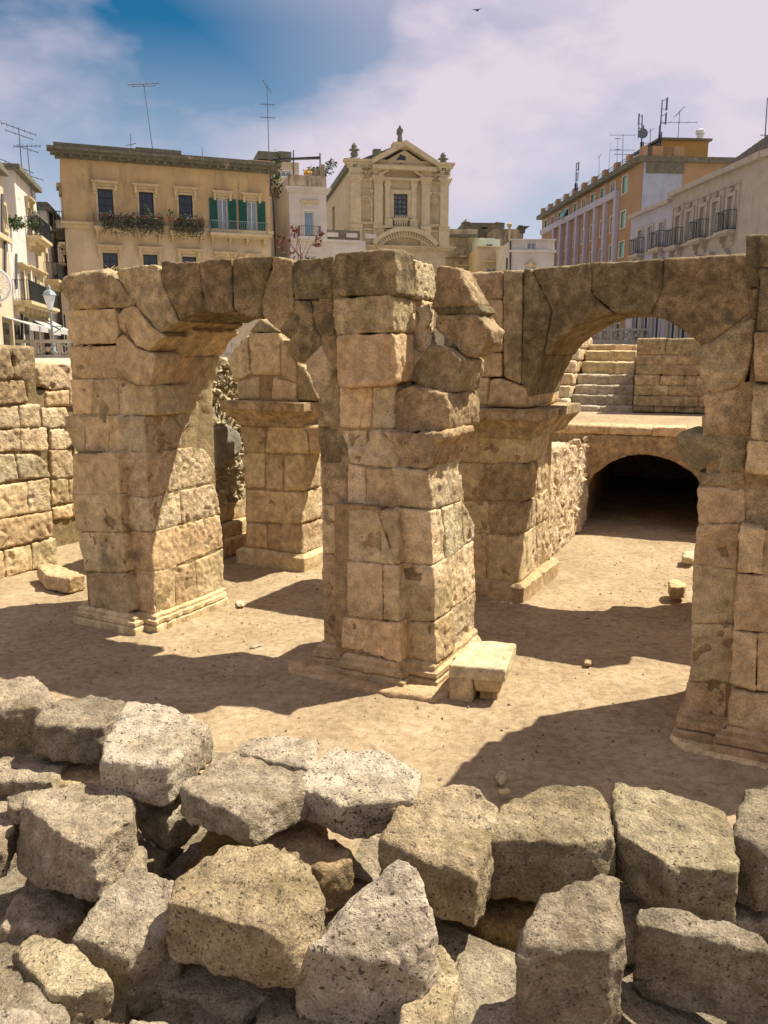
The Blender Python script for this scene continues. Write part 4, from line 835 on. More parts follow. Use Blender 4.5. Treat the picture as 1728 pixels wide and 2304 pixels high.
def window(root, fr, o, frame, pane, d0=0.0, fw=.14, proud=.05, bars=(2, 2), bar_mat=None, rev=.2, sill=True, name='window'):
    s0, s1, z0, z1 = o; mb = MB()
    fb(mb, fr, s0-fw, s0, z0-.003, z1+fw, d0-proud, d0+.02); fb(mb, fr, s1, s1+fw, z0-.003, z1+fw, d0-proud, d0+.02); fb(mb, fr, s0+.002, s1-.002, z1, z1+fw-.004, d0-proud+.004, d0+.02)
    if sill: fb(mb, fr, s0-fw*1.4, s1+fw*1.4, z0-fw*.9, z0-.006, d0-proud*2, d0+.02)
    w_ = mb.build(name, frame, root)
    mb = MB(); fb(mb, fr, s0+.01, s1-.01, z0+.01, z1-.01, d0+rev, d0+rev+.04); mb.build('pane', pane, w_)
    if bars:
        mb = MB(); t = .035
        for k in range(bars[0]+1):
            x = s0+t+(s1-s0-2*t)*k/bars[0]; fb(mb, fr, x-t, x+t, z0+.015, z1-.015, d0+rev-.05, d0+rev-.004)
        for k in range(bars[1]+1):
            z = z0+t+.016+(z1-z0-2*t-.03)*k/bars[1]; fb(mb, fr, s0+.012, s1-.012, z-t, z+t, d0+rev-.044, d0+rev-.006)
        mb.build('glazing_bar', bar_mat or M['wframe'], w_)
    return w_
def cap(root, fr, o, mat, d0=0.0, over=.35, up=.35, h=.16, br=True):
    s0, s1, z0, z1 = o; mb = MB()
    fb(mb, fr, s0-over, s1+over, z1+up, z1+up+h*.5, d0-.28, d0+.01); fb(mb, fr, s0-over-.06, s1+over+.06, z1+up+h*.5, z1+up+h, d0-.34, d0+.01)
    fb(mb, fr, s0-over+.1, s1+over-.1, z1+up*.5, z1+up, d0-.07, d0+.01)
    if br:
        for s in (s0-over+.06, s1+over-.24):
            fb(mb, fr, s, s+.18, z1+up-.5, z1+up-.002, d0-.2, d0+.012); fb(mb, fr, s+.03, s+.15, z1+up-.75, z1+up-.5, d0-.12, d0+.012)
    return mb.build('window_cap', mat, root)
def railing(mb, fr, s0, s1, z0, z1, d, step=.14, r=.014, depth=None):
    segs = [((s0, d), (s1, d))]
    if depth: segs += [((s0, d), (s0, d+depth)), ((s1, d), (s1, d+depth))]
    for a, b in segs:
        L_ = math.hypot(b[0]-a[0], b[1]-a[1]); n = max(2, int(L_/step))
        for z in (z0+.06, z1): mb.tube(fr.w(*a, z), fr.w(*b, z), r*1.6, n=4)
        for k in range(n+1):
            t = k/n; p = (a[0]+(b[0]-a[0])*t, a[1]+(b[1]-a[1])*t); mb.tube(fr.w(*p, z0), fr.w(*p, z1), r, n=4)
def balcony(root, fr, o, mat_slab, mat_rail, proj=.9, d0=0.0, brk=True, thick=.18):
    s0, s1, z0, z1 = o; mb = MB(); fb(mb, fr, s0, s1, z0-thick, z0, d0-proj, d0+.02); fb(mb, fr, s0+.06, s1-.06, z0-thick-.1, z0-thick, d0-proj*.85, d0+.02)
    if brk:
        n = max(2, int((s1-s0)/1.3)+1)
        for k in range(n):
            s = s0+.15+(s1-s0-.45)*k/(n-1); fb(mb, fr, s, s+.16, z0-thick-.4, z0-thick-.1, d0-proj*.55, d0+.02); fb(mb, fr, s+.02, s+.14, z0-thick-.62, z0-thick-.4, d0-proj*.25, d0+.02)
    b = mb.build('balcony', mat_slab, root)
    mb = MB(); railing(mb, fr, s0+.06, s1-.06, z0, z1, d0-proj+.07, depth=proj-.1); mb.build('railing', mat_rail, b)
    return b
def leaf_mesh(c, rad, n, size, droop=0.0):
    V = []; F = []
    for _ in range(n):
        d = RNG.normal(size=3); d /= np.linalg.norm(d); p = np.array(c)+d*np.array(rad)*random.random()**.4
        if droop: p[2] -= droop*random.random()**2
        a = RNG.normal(size=3); a /= np.linalg.norm(a); b = np.cross(a, RNG.normal(size=3)); b /= np.linalg.norm(b); s = size*random.uniform(.6, 1.4)
        k = len(V); V += [p-a*s, p+b*s*.45, p+a*s, p-b*s*.45]; F.append((k, k+1, k+2, k+3))
    return V, F
def foliage(name, mat, parent, blobs, label=None, cat=None, group=None):
    V = []; F = []
    for c, rad, n, size, dr in blobs:
        v, f = leaf_mesh(c, rad, n, size, dr); k = len(V); V += v; F += [tuple(k+i for i in q) for q in f]
    V = np.array(V); c = V.mean(0); me = bpy.data.meshes.new(name); me.from_pydata((V-c).tolist(), [], F)
    return tag(link(name, me, mat, parent, c), label, cat, group, 'stuff' if parent is not None else None)
def cornice(root, fr, s0, s1, z, h, proj, mat, d0=0.0, dentils=True, name='cornice'):
    mb = MB(); fb(mb, fr, s0-proj*.4, s1+proj*.4, z, z+h*.35, d0-proj*.4, d0+.3); fb(mb, fr, s0-proj*.75, s1+proj*.75, z+h*.35, z+h*.7, d0-proj*.75, d0+.3); fb(mb, fr, s0-proj, s1+proj, z+h*.7, z+h, d0-proj, d0+.3)
    o = mb.build(name, mat, root)
    if dentils:
        mb = MB(); n = int((s1-s0)/.62)
        for k in range(n+1):
            s = s0+(s1-s0-.24)*k/n; fb(mb, fr, s, s+.24, z+h*.08, z+h*.348, d0-proj*.68, d0-proj*.4+.003)
        tag(mb.build('dentil', mat, o), kind='stuff')
    return o

# ---- ochre palazzo
YF = Fac(165, 60, -21)
Y = empty('palazzo', YF.w(7, 5, PZ), 'ochre three-storey palazzo with green shutters and planted balconies behind the near arch', 'building')
sL = 0.0; sRt = YF.f('c9', 1555, 600)[0]
zc0 = YF.f('c9', 145, 185)[1]; zc1 = YF.f('c9', 95, 112)[1]; zp = YF.f('c9', 140, 66)[1]; zst = YF.f('c9', 172, 640)[1]
up = [rect(YF, 'c9', *q) for q in ((322, 400, 432, 628), (618, 422, 722, 665), (902, 443, 1002, 690), (1182, 470, 1253, 705), (1391, 486, 1463, 722))]
lo = [rect(YF, 'c9', *q) for q in ((360, 858, 467, 1085), (650, 870, 752, 1110), (930, 885, 1030, 1135), (1195, 905, 1290, 1155), (1405, 918, 1495, 1170))]
zmid = up[0][2]-.25
wall(Y, YF, sL, sRt, zmid, zc0, 14, up, M['ochre']); wall(Y, YF, sL, sRt, PZ, zmid-.002, 14, [(a, b, c_, d_) for a, b, c_, d_ in lo], M['cream'], name='lower_wall')
for o in up[:3]: window(Y, YF, o, M['trim'], M['glass'], bars=(2, 4), bar_mat=M['iron'], sill=False); cap(Y, YF, o, M['trim'])
for o in up[3:]:
    wn = window(Y, YF, o, M['trim'], M['glassb'], bars=(2, 1), sill=False); cap(Y, YF, o, M['trim'])
    for s0 in (o[0]-.62, o[1]+.02):
        mb = MB(); fb(mb, YF, s0, s0+.60, o[2]+.02, o[3], -.12, -.062); sh = mb.build('shutter', M['shutter'], Y)
        mb = MB()
        for k in range(22):
            z = o[2]+.12+(o[3]-o[2]-.24)*k/21; fb(mb, YF, s0+.06, s0+.54, z-.03, z+.02, -.15, -.118)
        tag(mb.build('louvre', M['shutter'], sh), kind='stuff')
for o in lo: window(Y, YF, o, M['trim'], M['glass'], bars=(2, 4), bar_mat=M['iron'], sill=False); cap(Y, YF, o, M['trim'])
mb = MB(); fb(mb, YF, -.12, sRt+.1, zmid-.35, zmid-.1, -.18, .02); fb(mb, YF, -.2, sRt+.2, zmid-.1, zmid+.08, -.3, .02); mb.build('string_course', M['trim'], Y)
cornice(Y, YF, sL, sRt, zc0, zc1-zc0, .8, M['mossy'])
mb = MB(); fb(mb, YF, -.35, sRt+.2, zc1+.002, zp-.25, -.25, .6); sh0 = YF.f('c9', 590, 100)[0]; sh1 = YF.f('c9', 915, 130)[0]; fb(mb, YF, sh0, sh1, zp-.252, zp, -.27, .58)
fb(mb, YF, -.35, sh0-.01, zp-.252, zp-.1, -.26, .58); mb.build('parapet', M['mossy'], Y)
s0, s1 = YF.f('c9', 640, 100)[0], YF.f('c9', 830, 100)[0]; zr = YF.f('c9', 715, 64)[1]
mb = MB(); mb.add([YF.w(s0, 1, zp), YF.w(s1, 1, zp), YF.w(s1, 4, zp), YF.w(s0, 4, zp), YF.w((s0+s1)/2-.6, 2.5, zr), YF.w((s0+s1)/2+.3, 2.5, zr)], [(0, 1, 5, 4), (1, 2, 5), (2, 3, 4, 5), (3, 0, 4), (0, 3, 2, 1)]); mb.build('skylight_roof', M['roof'], Y)
def brect(q, fr=YF, c='c9', d=-.9): return rect(fr, c, *q, d)
for q, rm in (((288, 580, 790, 672), 'ironb'), ((838, 612, 1088, 700), 'ironb'), ((1128, 632, 1546, 718), 'ironb')):
    balcony(Y, YF, brect(q), M['trim'], M[rm])
o = rect(YF, 'c9', 20, 610, 60, 690)
mb = MB(); zl = YF.f('c9', 130, 700)[1]; fb(mb, YF, -.9, -.002, zl, zl+.22, .6, 2.6); fb(mb, YF, -.6, -.002, zl-.5, zl, .9, 2.3); b_ = mb.build('balcony', M['mossy'], Y)
mb = MB()
for d in np.linspace(.65, 2.55, 9): mb.tube(YF.w(-.85, d, zl+.22), YF.w(-.85, d, zl+1.35), .03, n=4)
for s in np.linspace(-.85, -.1, 5): mb.tube(YF.w(s, .65, zl+.22), YF.w(s, .65, zl+1.35), .03, n=4)
mb.tube(YF.w(-.85, .65, zl+1.35), YF.w(-.85, 2.55, zl+1.35), .04, n=4); mb.tube(YF.w(-.85, .65, zl+1.35), YF.w(-.05, .65, zl+1.35), .04, n=4); mb.build('railing', M['ironb'], b_)
for zz in (rect(YF, 'c9', 130, 345, 150, 440), rect(YF, 'c9', 155, 790, 190, 870)):
    mb = MB(); fb(mb, YF, -.34, -.002, zz[3]-.25, zz[3], .8, 2.6); fb(mb, YF, -.2, -.002, zz[3]-.7, zz[3]-.25, .95, 1.2); fb(mb, YF, -.2, -.002, zz[3]-.7, zz[3]-.25, 2.2, 2.45); mb.build('window_cap', M['trim'], Y)
# hanging plants in troughs on the balconies
tr = [(345, 462, 'left end of the long balcony'), (470, 590, 'middle of the long balcony'), (600, 790, 'right end of the long balcony'), (860, 1080, 'short middle balcony')]
for x0, x1, wh in tr:
    ym = 575+(x0-300)*.062; s0, s1, z0, z1 = rect(YF, 'c9', x0, ym, x1, ym+24, -1.0)
    mb = MB(); fb(mb, YF, s0-.05, s1+.05, z1-.2, z1-.04, -1.04, -.84); tz = mb.build('planter', M['terra']); tag(tz, 'terracotta trough of trailing grey-green plants on the '+wh, 'planter', 'balcony planters')
    n = max(3, int((s1-s0)/.35)); blobs = []
    for k in range(n):
        s = s0+(s1-s0)*(k+.5)/n; p = YF.w(s, -1.16, z1+.06); blobs.append((p-np.array([0, 0, .3]), (.26, .2, .5), 190, .085, .9))
    foliage('trailing_plant', M['leafgrey'], tz, blobs)
    if 'middle of' in wh: foliage('shoot', M['leaf'], tz, [(YF.w(s0+1.9, -1.0, z1+.35), (.35, .3, .4), 60, .09, 0)])
p = YF.f('c9', 845, 600, -1.0); mb = MB(); mb.lathe(YF.w(p[0], -1.0, p[1]-.3), [(.14, 0), (.2, .3), (.18, .3)], 8); t_ = tag(mb.build('flower_pot', M['terra']), 'small potted plant at the left end of the short middle balcony', 'potted plant')
foliage('leaves', M['leaf'], t_, [(YF.w(p[0], -1.0, p[1]+.2), (.3, .3, .35), 60, .08, 0)])

# ---- narrow white house
WFR = Fac(657.6, 66, -16)
Wb = empty('white_house', WFR.w(2, 4, PZ), 'narrow pale house with one balcony door between the ochre palazzo and the church', 'building')
sw = WFR.f('c10', 556, 700)[0]; zt_ = WFR.f('c10', 280, 480)[1]; zk = WFR.f('c10', 285, 600)[1]
od = rect(WFR, 'c10', 378, 778, 456, 985); od2 = rect(WFR, 'c10', 385, 1140, 475, 1300)
wall(Wb, WFR, 0, sw, PZ, zt_-.02, 12, [od, od2], M['white'])
wn = window(Wb, WFR, od, M['white'], M['glassb'], bars=(1, 1), fw=.22, sill=False); window(Wb, WFR, od2, M['white'], M['glass'], fw=.2, sill=False)
cp_ = rect(WFR, 'c10', 345, 690, 490, 712); mb = MB(); fb(mb, WFR, cp_[0], cp_[1], cp_[2], cp_[3], -.25, .01); mb.build('window_cap', M['trim'], Wb)
cornice(Wb, WFR, -.02, sw+.05, zk-.2, .4, .3, M['white'], dentils=False)
mb = MB(); fb(mb, WFR, 0, sw, zk+.3, zt_, -.08, .3); mb.build('parapet', M['ruinwall'], Wb)
zb = WFR.f('c10', 300, 985)[1]; mb = MB(); fb(mb, WFR, -.15, sw+.02, zb-.3, zb, -.2, .02); mb.build('string_course', M['white'], Wb)
balcony(Wb, WFR, rect(WFR, 'c10', 335, 895, 518, 978, -.8), M['white'], M['iron'], proj=.8, brk=False)
pe, pt = WFR.f('c10', 180, 370, 5)[0], WFR.f('c10', 180, 372, 5)[1]; pr_, pb_ = WFR.f('c10', 335, 480, 5)
og = rect(WFR, 'c10', 190, 450, 272, 496, 5.0)
wall(Wb, WFR, pe-2.5, pr_, zt_-.1, pt, 4, [og], M['cream'], d0=5.0, name='roof_house'); window(Wb, WFR, og, M['wframe'], M['glassb'], d0=5.0, bars=(2, 1), fw=.06)
mb = MB(); a_ = WFR.f('c10', 5, 350, 5); b2 = WFR.f('c10', 165, 296, 5); fb(mb, WFR, a_[0], b2[0], a_[1], b2[1], 5, 8); c2_ = WFR.f('c10', 170, 350, 5); d2 = WFR.f('c10', 272, 294, 5); fb(mb, WFR, c2_[0], d2[0], c2_[1]-.1, d2[1], 5.01, 8.01); mb.build('water_tank', M['roof'], Wb)
e0 = WFR.f('c10', 545, 402, .5); st_ = []
mb = MB()
for k in range(5):
    s1_ = sw-.02-.0*k; fb(mb, WFR, sw-.4-.45*k, sw-.02-.45*k, zt_-.2, e0[1]-.32*k, .31, .6)
mb.build('stepped_parapet', M['ruinwall'], Wb)
for xx, y0, y1, nm in ((289, 282, 475, 'left'), (505, 305, 405, 'right')):
    p0_ = WFR.f('c10', xx, y1, 1.0); p1_ = WFR.f('c10', xx, y0, 1.0); mb = MB(); mb.tube(WFR.w(p0_[0], 1, zt_-.1), WFR.w(p1_[0], 1, p1_[1]), .06, n=6); mb.build('awning_pole', M['steel'], Wb)
pA = WFR.f('c10', 270, 362, 1.0); pB = WFR.f('c10', 505, 332, 1.0); mb = MB(); mb.hexa([WFR.w(pA[0]-1.5, .9, pA[1]-.1), WFR.w(pB[0], .9, pB[1]-.15), WFR.w(pB[0], 1.3, pB[1]-.15), WFR.w(pA[0]-1.5, 1.3, pA[1]-.1), WFR.w(pA[0]-1.5, .9, pA[1]), WFR.w(pB[0], .9, pB[1]), WFR.w(pB[0], 1.3, pB[1]), WFR.w(pA[0]-1.5, 1.3, pA[1])]); mb.build('rolled_awning', M['iron'], Wb)
fl = WFR.f('c10', 430, 460, .9); foliage('terrace_plant', M['leaf'], None, [(WFR.w(fl[0]+.6, .9, fl[1]+.1), (1.2, .4, .45), 260, .12, 0), (WFR.w(fl[0]+1.6, .9, fl[1]+.7), (.5, .3, .4), 90, .12, 0)], 'green plants on the roof terrace of the pale house', 'plant')
foliage('flower_cluster', M['yellowfl'], None, [(WFR.w(fl[0]-.3, .7, fl[1]-.05), (.3, .3, .3), 90, .1, 0)], 'yellow flowers on the roof terrace of the pale house', 'flowers')
iv = WFR.f('c10', 150, 430, 3.0); foliage('ivy', M['leaf'], None, [(WFR.w(iv[0], 3.0, iv[1]-.3), (.45, .4, 1.9), 260, .14, .4)], 'ivy climbing at the roof between palazzo and pale house', 'ivy')
mb = MB(); dp = WFR.f('c10', 120, 630, -2.0)
for a, b in (((100, 400), (105, 600)), ((105, 600), (122, 640)), ((122, 640), (145, 1140))):
    pa, pb = WFR.f('c10', *a, 0.5), WFR.f('c10', *b, 0.5); mb.tube(WFR.w(pa[0], .5, pa[1]), WFR.w(pb[0], .5, pb[1]), .07, n=6)
mb.build('drainpipe', M['iron'], Wb)
# low link wall between house and church
lk = rect(WFR, 'c10', 562, 932, 775, 1010, 1.0); Lk = empty('link_building', WFR.w(lk[0], 2, PZ), 'low pale link with a mossy parapet between pale house and church', 'building')
wall(Lk, WFR, sw+.03, lk[1]+1, PZ, lk[2], 6, [], M['white'], d0=1.0); mb = MB(); fb(mb, WFR, sw+.03, lk[1]+.5, lk[2]+.002, lk[3], .85, 1.3); mb.build('parapet', M['mossy'], Lk); mb = MB(); fb(mb, WFR, sw+.03, lk[1]+.5, lk[2]-.18, lk[2], .75, 1.2); mb.build('string_course', M['white'], Lk)
mb = MB()
for k in range(3):
    s_ = sw+.2+k*1.55; fb(mb, WFR, s_, s_+.9, lk[2]+.2, lk[3]-.2, .80, .86)
mb.build('parapet_panel', M['white'], Lk)

# ---- church
CF = Fac(580+765*.2773, 72, -11)
Ch = empty('church', CF.w(4, 8, PZ), 'pale baroque church with a pedimented front and statue on its gable', 'church')
def cs(x, y=600): return CF.f('c10', x, y)[0]
def cz(y, x=1150): return CF.f('c10', x, y)[1]
s0c, s1c = 0.0, cs(1530)
owin = rect(CF, 'c10', 1100, 637, 1213, 835)
n1 = rect(CF, 'c10', 832, 690, 914, 862); n2 = rect(CF, 'c10', 1396, 712, 1475, 882)
zE = cz(440); zB = cz(925)
wall(Ch, CF, s0c, s1c, PZ, cz(400), 10, [owin, n1, n2], M['church'])
window(Ch, CF, owin, M['church'], M['glassg'], bars=(3, 5), bar_mat=M['iron'], fw=.3, proud=.2, sill=False)
for o in (n1, n2):     # arched statue niches: half-round recess with a half dome
    sm, r_ = (o[0]+o[1])/2, (o[1]-o[0])/2; V = []; F = []; nn = 10
    prof = [(o[2], 1.0)]+[(o[3]-.2, 1.0)]+[(o[3]-.2+r_*math.sin(a), math.cos(a)) for a in np.linspace(.25, 1.5, 5)]
    mb = MB()
    for z, k in prof:
        for j in range(nn+1):
            a = math.pi*j/nn; mb.v.append(tuple(CF.w(sm-r_*k*math.cos(a), .28*k*math.sin(a)-.03, z)))
    for i in range(len(prof)-1):
        for j in range(nn): b = i*(nn+1)+j; mb.f.append((b, b+1, b+nn+2, b+nn+1))
    mb.build('niche', M['church'], Ch, smooth=True)
    mb = MB(); pr2 = [(sm+(r_+q)*math.cos(a), o[3]-.2+(r_+q)*math.sin(a)) for q, rng in ((0, np.linspace(math.pi, 0, 11)), (.18, np.linspace(0, math.pi, 11))) for a in rng]
    for i in range(10):
        a, b, c_, d_ = pr2[i], pr2[i+1], pr2[21-i-1], pr2[21-i]
        mb.hexa([CF.w(a[0], -.1, a[1]), CF.w(b[0], -.1, b[1]), CF.w(b[0], .02, b[1]), CF.w(a[0], .02, a[1]), CF.w(d_[0], -.1, d_[1]), CF.w(c_[0], -.1, c_[1]), CF.w(c_[0], .02, c_[1]), CF.w(d_[0], .02, d_[1])])
    for a, b in ((o[0]-.18, o[0]), (o[1], o[1]+.18)): fb(mb, CF, a, b, o[2], o[3]-.2, -.1, .02)
    fb(mb, CF, o[0]-.3, o[1]+.3, o[2]-.22, o[2]-.003, -.2, .02); mb.build('niche_surround', M['church'], Ch)
    # square carved panel above
    q = (o[0]-.05, o[1]+.05, o[3]+.75, o[3]+1.7); mb = MB(); t = .14
    fb(mb, CF, q[0], q[1], q[2], q[2]+t, -.12, .02); fb(mb, CF, q[0], q[1], q[3]-t, q[3], -.12, .02); fb(mb, CF, q[0], q[0]+t, q[2]+t, q[3]-t, -.118, .02); fb(mb, CF, q[1]-t, q[1], q[2]+t, q[3]-t, -.118, .02)
    for ax in (q[0], q[1]):
        for az in (q[2], q[3]): mb.lathe(CF.w(ax, -.14, az), [(.05, -.18), (.2, -.08), (.2, .08), (.05, .18)], 8)
    mb.build('carved_panel', M['church'], Ch)
    mb = MB(); pz = (q[3]+.35); sm2 = sm
    for k in range(9):      # festoon
        a = math.pi*(1+k/8); mb.lathe(CF.w(sm2+.75*math.cos(a), -.15, pz+.75+.6*math.sin(a)), [(.04, -.15), (.17, -.06), (.17, .06), (.04, .15)], 7)
    mb.build('festoon', M['church'], Ch)
zcap0, zcap1 = cz(555), cz(500)
for xx, wd in ((792, .42), (975, .36), (1358, .36), (1510, .36)):
    s = cs(xx); mb = MB(); fb(mb, CF, s-wd, s+wd, zB+.3, zcap0, -.28, .02); fb(mb, CF, s-wd-.12, s+wd+.12, zB+.0, zB+.3, -.4, .02); col = mb.build('pilaster', M['church'], Ch)
    mb = MB()
    for k in range(3): h_ = (zcap1-zcap0)/3; fb(mb, CF, s-wd-.05-.09*k, s+wd+.05+.09*k, zcap0+h_*k+.003, zcap0+h_*(k+1), -.33-.06*k, .02)
    for k in range(5): mb.lathe(CF.w(s-wd+2*wd*k/4, -.36, zcap0+.15), [(.03, 0), (.13, .15), (.15, .35), (.06, .5)], 6)
    mb.build('capital', M['church'], col)
    mb = MB(); fb(mb, CF, s-wd-.1, s+wd+.1, cz(1060), zB, -.34, .02); mb.build('pedestal', M['church'], Ch)
    mb = MB(); fb(mb, CF, s-wd-.1, s+wd+.1, zcap1+.002, zE, -.3, .02); mb.build('entablature_block', M['church'], Ch)
mb = MB(); fb(mb, CF, -.1, s1c+.1, zB-.15, zB-.002, -.2, .02); mb.build('string_course', M['church'], Ch)
cornice(Ch, CF, s0c-.1, s1c+.1, zE+.003, cz(400)-zE+.25, .5, M['church'])
cornice(Ch, CF, s0c-.3, s1c+.3, cz(1095), cz(1060)-cz(1095), .5, M['church'])
# pediment and gable behind it
pl, pr3, pap = cs(940), cs(1412), cs(1180); zpb = cz(425); zap = cz(262)
def tri(mb, a, b, c, d0, d1): return mb.prism([CF.w(*a[:1], d0, a[1]), CF.w(b[0], d0, b[1]), CF.w(c[0], d0, c[1])], [CF.w(a[0], d1, a[1]), CF.w(b[0], d1, b[1]), CF.w(c[0], d1, c[1])])
mb = MB(); tri(mb, (pl+.2, zpb), (pr3-.2, zpb), (pap, zap-.25), -.45, .5); ped = mb.build('pediment', M['church'], Ch)
mb = MB()
for (a, b) in (((pl-.3, zpb+.02), (pap, zap)), ((pr3+.3, zpb+.02), (pap, zap))):
    up_ = .42; mb.prism([CF.w(a[0], -1.0, a[1]), CF.w(b[0], -1.0, b[1]-.0), CF.w(b[0], -1.0, b[1]+up_), CF.w(a[0], -1.0, a[1]+up_)], [CF.w(a[0], .4, a[1]), CF.w(b[0], .4, b[1]), CF.w(b[0], .4, b[1]+up_), CF.w(a[0], .4, a[1]+up_)])
mb.build('raking_cornice', M['church'], ped)
mb = MB(); fb(mb, CF, pl-.2, pr3+.2, zpb-.3, zpb, -.95, -.3); mb.build('pediment_base', M['church'], ped)
mb = MB(); nn = 10; zo = cz(365); so = cs(1157); mb.prism([CF.w(so+.42*math.cos(2*math.pi*k/nn)*(1 if k % 2 else .75), -.48, zo+.42*math.sin(2*math.pi*k/nn)*(1 if k % 2 else .75)) for k in range(nn)], [CF.w(so+.3*math.cos(2*math.pi*k/nn), -.44, zo+.3*math.sin(2*math.pi*k/nn)) for k in range(nn)]); mb.build('oculus', M['glass'], ped)
gl, gr_ = cs(845), cs(1440); zg = cz(395)
mb = MB(); mb.prism([CF.w(gl-1.3, .3, zg-.2), CF.w(gr_+1.2, .3, zg-.2), CF.w(gr_, .3, zg+.35), CF.w(cs(1200), .3, cz(242)), CF.w(cs(1120), .3, cz(240)), CF.w(gl, .3, zg+.35)], [CF.w(gl-1.3, 9, zg-.2), CF.w(gr_+1.2, 9, zg-.2), CF.w(gr_, 9, zg+.35), CF.w(cs(1200), 9, cz(242)), CF.w(cs(1120), 9, cz(240)), CF.w(gl, 9, zg+.35)]); mb.build('gable_roof', M['roof'], Ch)
for xx, y0, y1, wd in ((968, 335, 283, .3), (1330, 355, 325, .35), (1368, 380, 358, .3)):
    mb = MB(); s = cs(xx); fb(mb, CF, s-wd, s+wd, cz(y0)-.4, cz(y1), -.2, .5); fb(mb, CF, s-wd*1.6, s+wd*1.6, cz(y0)-.6, cz(y0)-.1, -.25, .55); mb.build('acroterion', M['mossy'], Ch)
for xx, yb, yt in ((787, 370, 242), (1503, 410, 287)):
    s = cs(xx); z0, z1 = cz(yb), cz(yt); h_ = z1-z0; mb = MB(); fb(mb, CF, s-.4, s+.4, z0-.6, z0+.1, -.3, .5)
    mb.lathe(CF.w(s, .1, z0+.1), [(.28, 0), (.2, .08*h_), (.3, .16*h_), (.34, .3*h_), (.2, .42*h_), (.46, .5*h_), (.42, .56*h_), (.2, .6*h_), (.26, .7*h_), (.22, .8*h_), (.12, .92*h_), (.02, h_)], 10); mb.build('finial', M['bronze'], Ch, smooth=True)
mb = MB(); so, zo = cs(1155, 240), cz(262); fb(mb, CF, so-.65, so+.65, zo-.2, cz(225), -.4, .7); mb.build('statue_plinth', M['church'], Ch)
# window surround with broken pediment, little balustrade
mb = MB(); z1 = owin[3]
for s in (owin[0]-.75, owin[1]+.3): fb(mb, CF, s, s+.42, owin[2]-.2, z1+.55, -.3, .02); fb(mb, CF, s-.06, s+.48, z1+.55, z1+1.0, -.36, .02)
fb(mb, CF, owin[0]-.95, owin[1]+.95, z1+1.003, z1+1.2, -.5, .02)
sm = (owin[0]+owin[1])/2
for sg in (-1, 1):
    a, b = (sm+sg*1.9, z1+1.2), (sm+sg*.65, z1+1.95); mb.prism([CF.w(a[0], -.5, a[1]), CF.w(b[0], -.5, b[1]), CF.w(b[0], -.5, b[1]+.18), CF.w(a[0], -.5, a[1]+.22)], [CF.w(a[0], .02, a[1]), CF.w(b[0], .02, b[1]), CF.w(b[0], .02, b[1]+.18), CF.w(a[0], .02, a[1]+.22)])
mb.build('window_surround', M['church'], Ch)
zb0, zb1 = cz(905), cz(842); mb = MB(); fb(mb, CF, owin[0]-.9, owin[1]+.9, zb0-.15, zb0, -.5, .02); fb(mb, CF, owin[0]-.1, owin[1]+.1, zb1-.12, zb1, -.42, -.15)
for s in (owin[0]-.8, owin[1]+.15): fb(mb, CF, s, s+.65, zb0, zb1-.003, -.42, .02)
bal = mb.build('balustrade', M['church'], Ch)
for k in range(6):
    mb = MB(); mb.lathe(CF.w(owin[0]+.12+(owin[1]-owin[0]-.24)*k/5, -.28, zb0), [(.09, 0), (.06, .15), (.13, .5), (.06, .95), (.1, zb1-zb0-.12)], 8); mb.build('baluster', M['church'], bal, smooth=True)
# segmental arch over the portal
sa, sb = cs(940), cs(1430); zc_, zt2_ = cz(1062), cz(948); w2 = (sb-sa)/2; hh = zt2_-zc_; rr = (w2*w2+hh*hh)/(2*hh); a0 = math.asin(w2/rr); mb = MB(); mid = (sa+sb)/2
for lay, (t0, t1, dd) in enumerate(((0, .35, -.9), (-.42, -.003, -.55))):
    for k in range(24):
        an = [-a0+2*a0*(k+j)/24 for j in (0, 1)]; P_ = [(mid+(rr+t)*math.sin(a), zt2_-rr+(rr+t)*math.cos(a)) for t, a in ((t0, an[0]), (t0, an[1]), (t1, an[1]), (t1, an[0]))]
        mb.prism([CF.w(p[0], dd, p[1]) for p in P_], [CF.w(p[0], .02, p[1]) for p in P_])
        if lay and k % 1 == 0:
            a = (an[0]*.75+an[1]*.25, an[0]*.25+an[1]*.75); P_ = [(mid+(rr+t)*math.sin(q), zt2_-rr+(rr+t)*math.cos(q)) for t, q in ((-.3, a[0]), (-.3, a[1]), (-.02, a[1]), (-.02, a[0]))]; mb.prism([CF.w(p[0], -.75, p[1]) for p in P_], [CF.w(p[0], -.54, p[1]) for p in P_])
mb.build('segmental_arch', M['church'], Ch)
# side wall along the nave
zsd = CF.e('c10', 745, 430, 0.0)
so1 = [CF.e('c10', *q, -.0) for q in ((692, 660), (727, 930), (605, 725), (640, 930))]
NF = Frame((CF.O[0], CF.O[1]), math.atan2(-(-CF.n[1]), -CF.n[0])) # runs from the far end to the front corner
fardist = 26.0; Ns = Frame(CF.w(0, fardist, 0)[:2], math.atan2(CF.n[1], -CF.n[0]))
ops = []
for x0, y0, x1, y1 in ((605, 725, 640, 930), (692, 662, 727, 932)):
    a, b = Ns.f('c10', x0, (y0+y1)/2)[0], Ns.f('c10', x1, (y0+y1)/2)[0]; ops.append((a, b, Ns.f('c10', (x0+x1)/2, y1)[1], Ns.f('c10', (x0+x1)/2, y0)[1]))
zn = Ns.f('c10', 700, 505)[1]
wall(Ch, Ns, 0, fardist-.3, PZ, zn, 8, ops, M['church'], name='nave_wall', rev=.6)
for o in ops: mb = MB(); fb(mb, Ns, o[0], o[1], o[2], o[3], .45, .5); mb.build('blind_panel', M['ruinwall'], Ch)
mb = MB(); fb(mb, Ns, -.2, fardist-.2, zn+.002, zn+.45, -.35, 8); mb.build('nave_cornice', M['roof'], Ch)

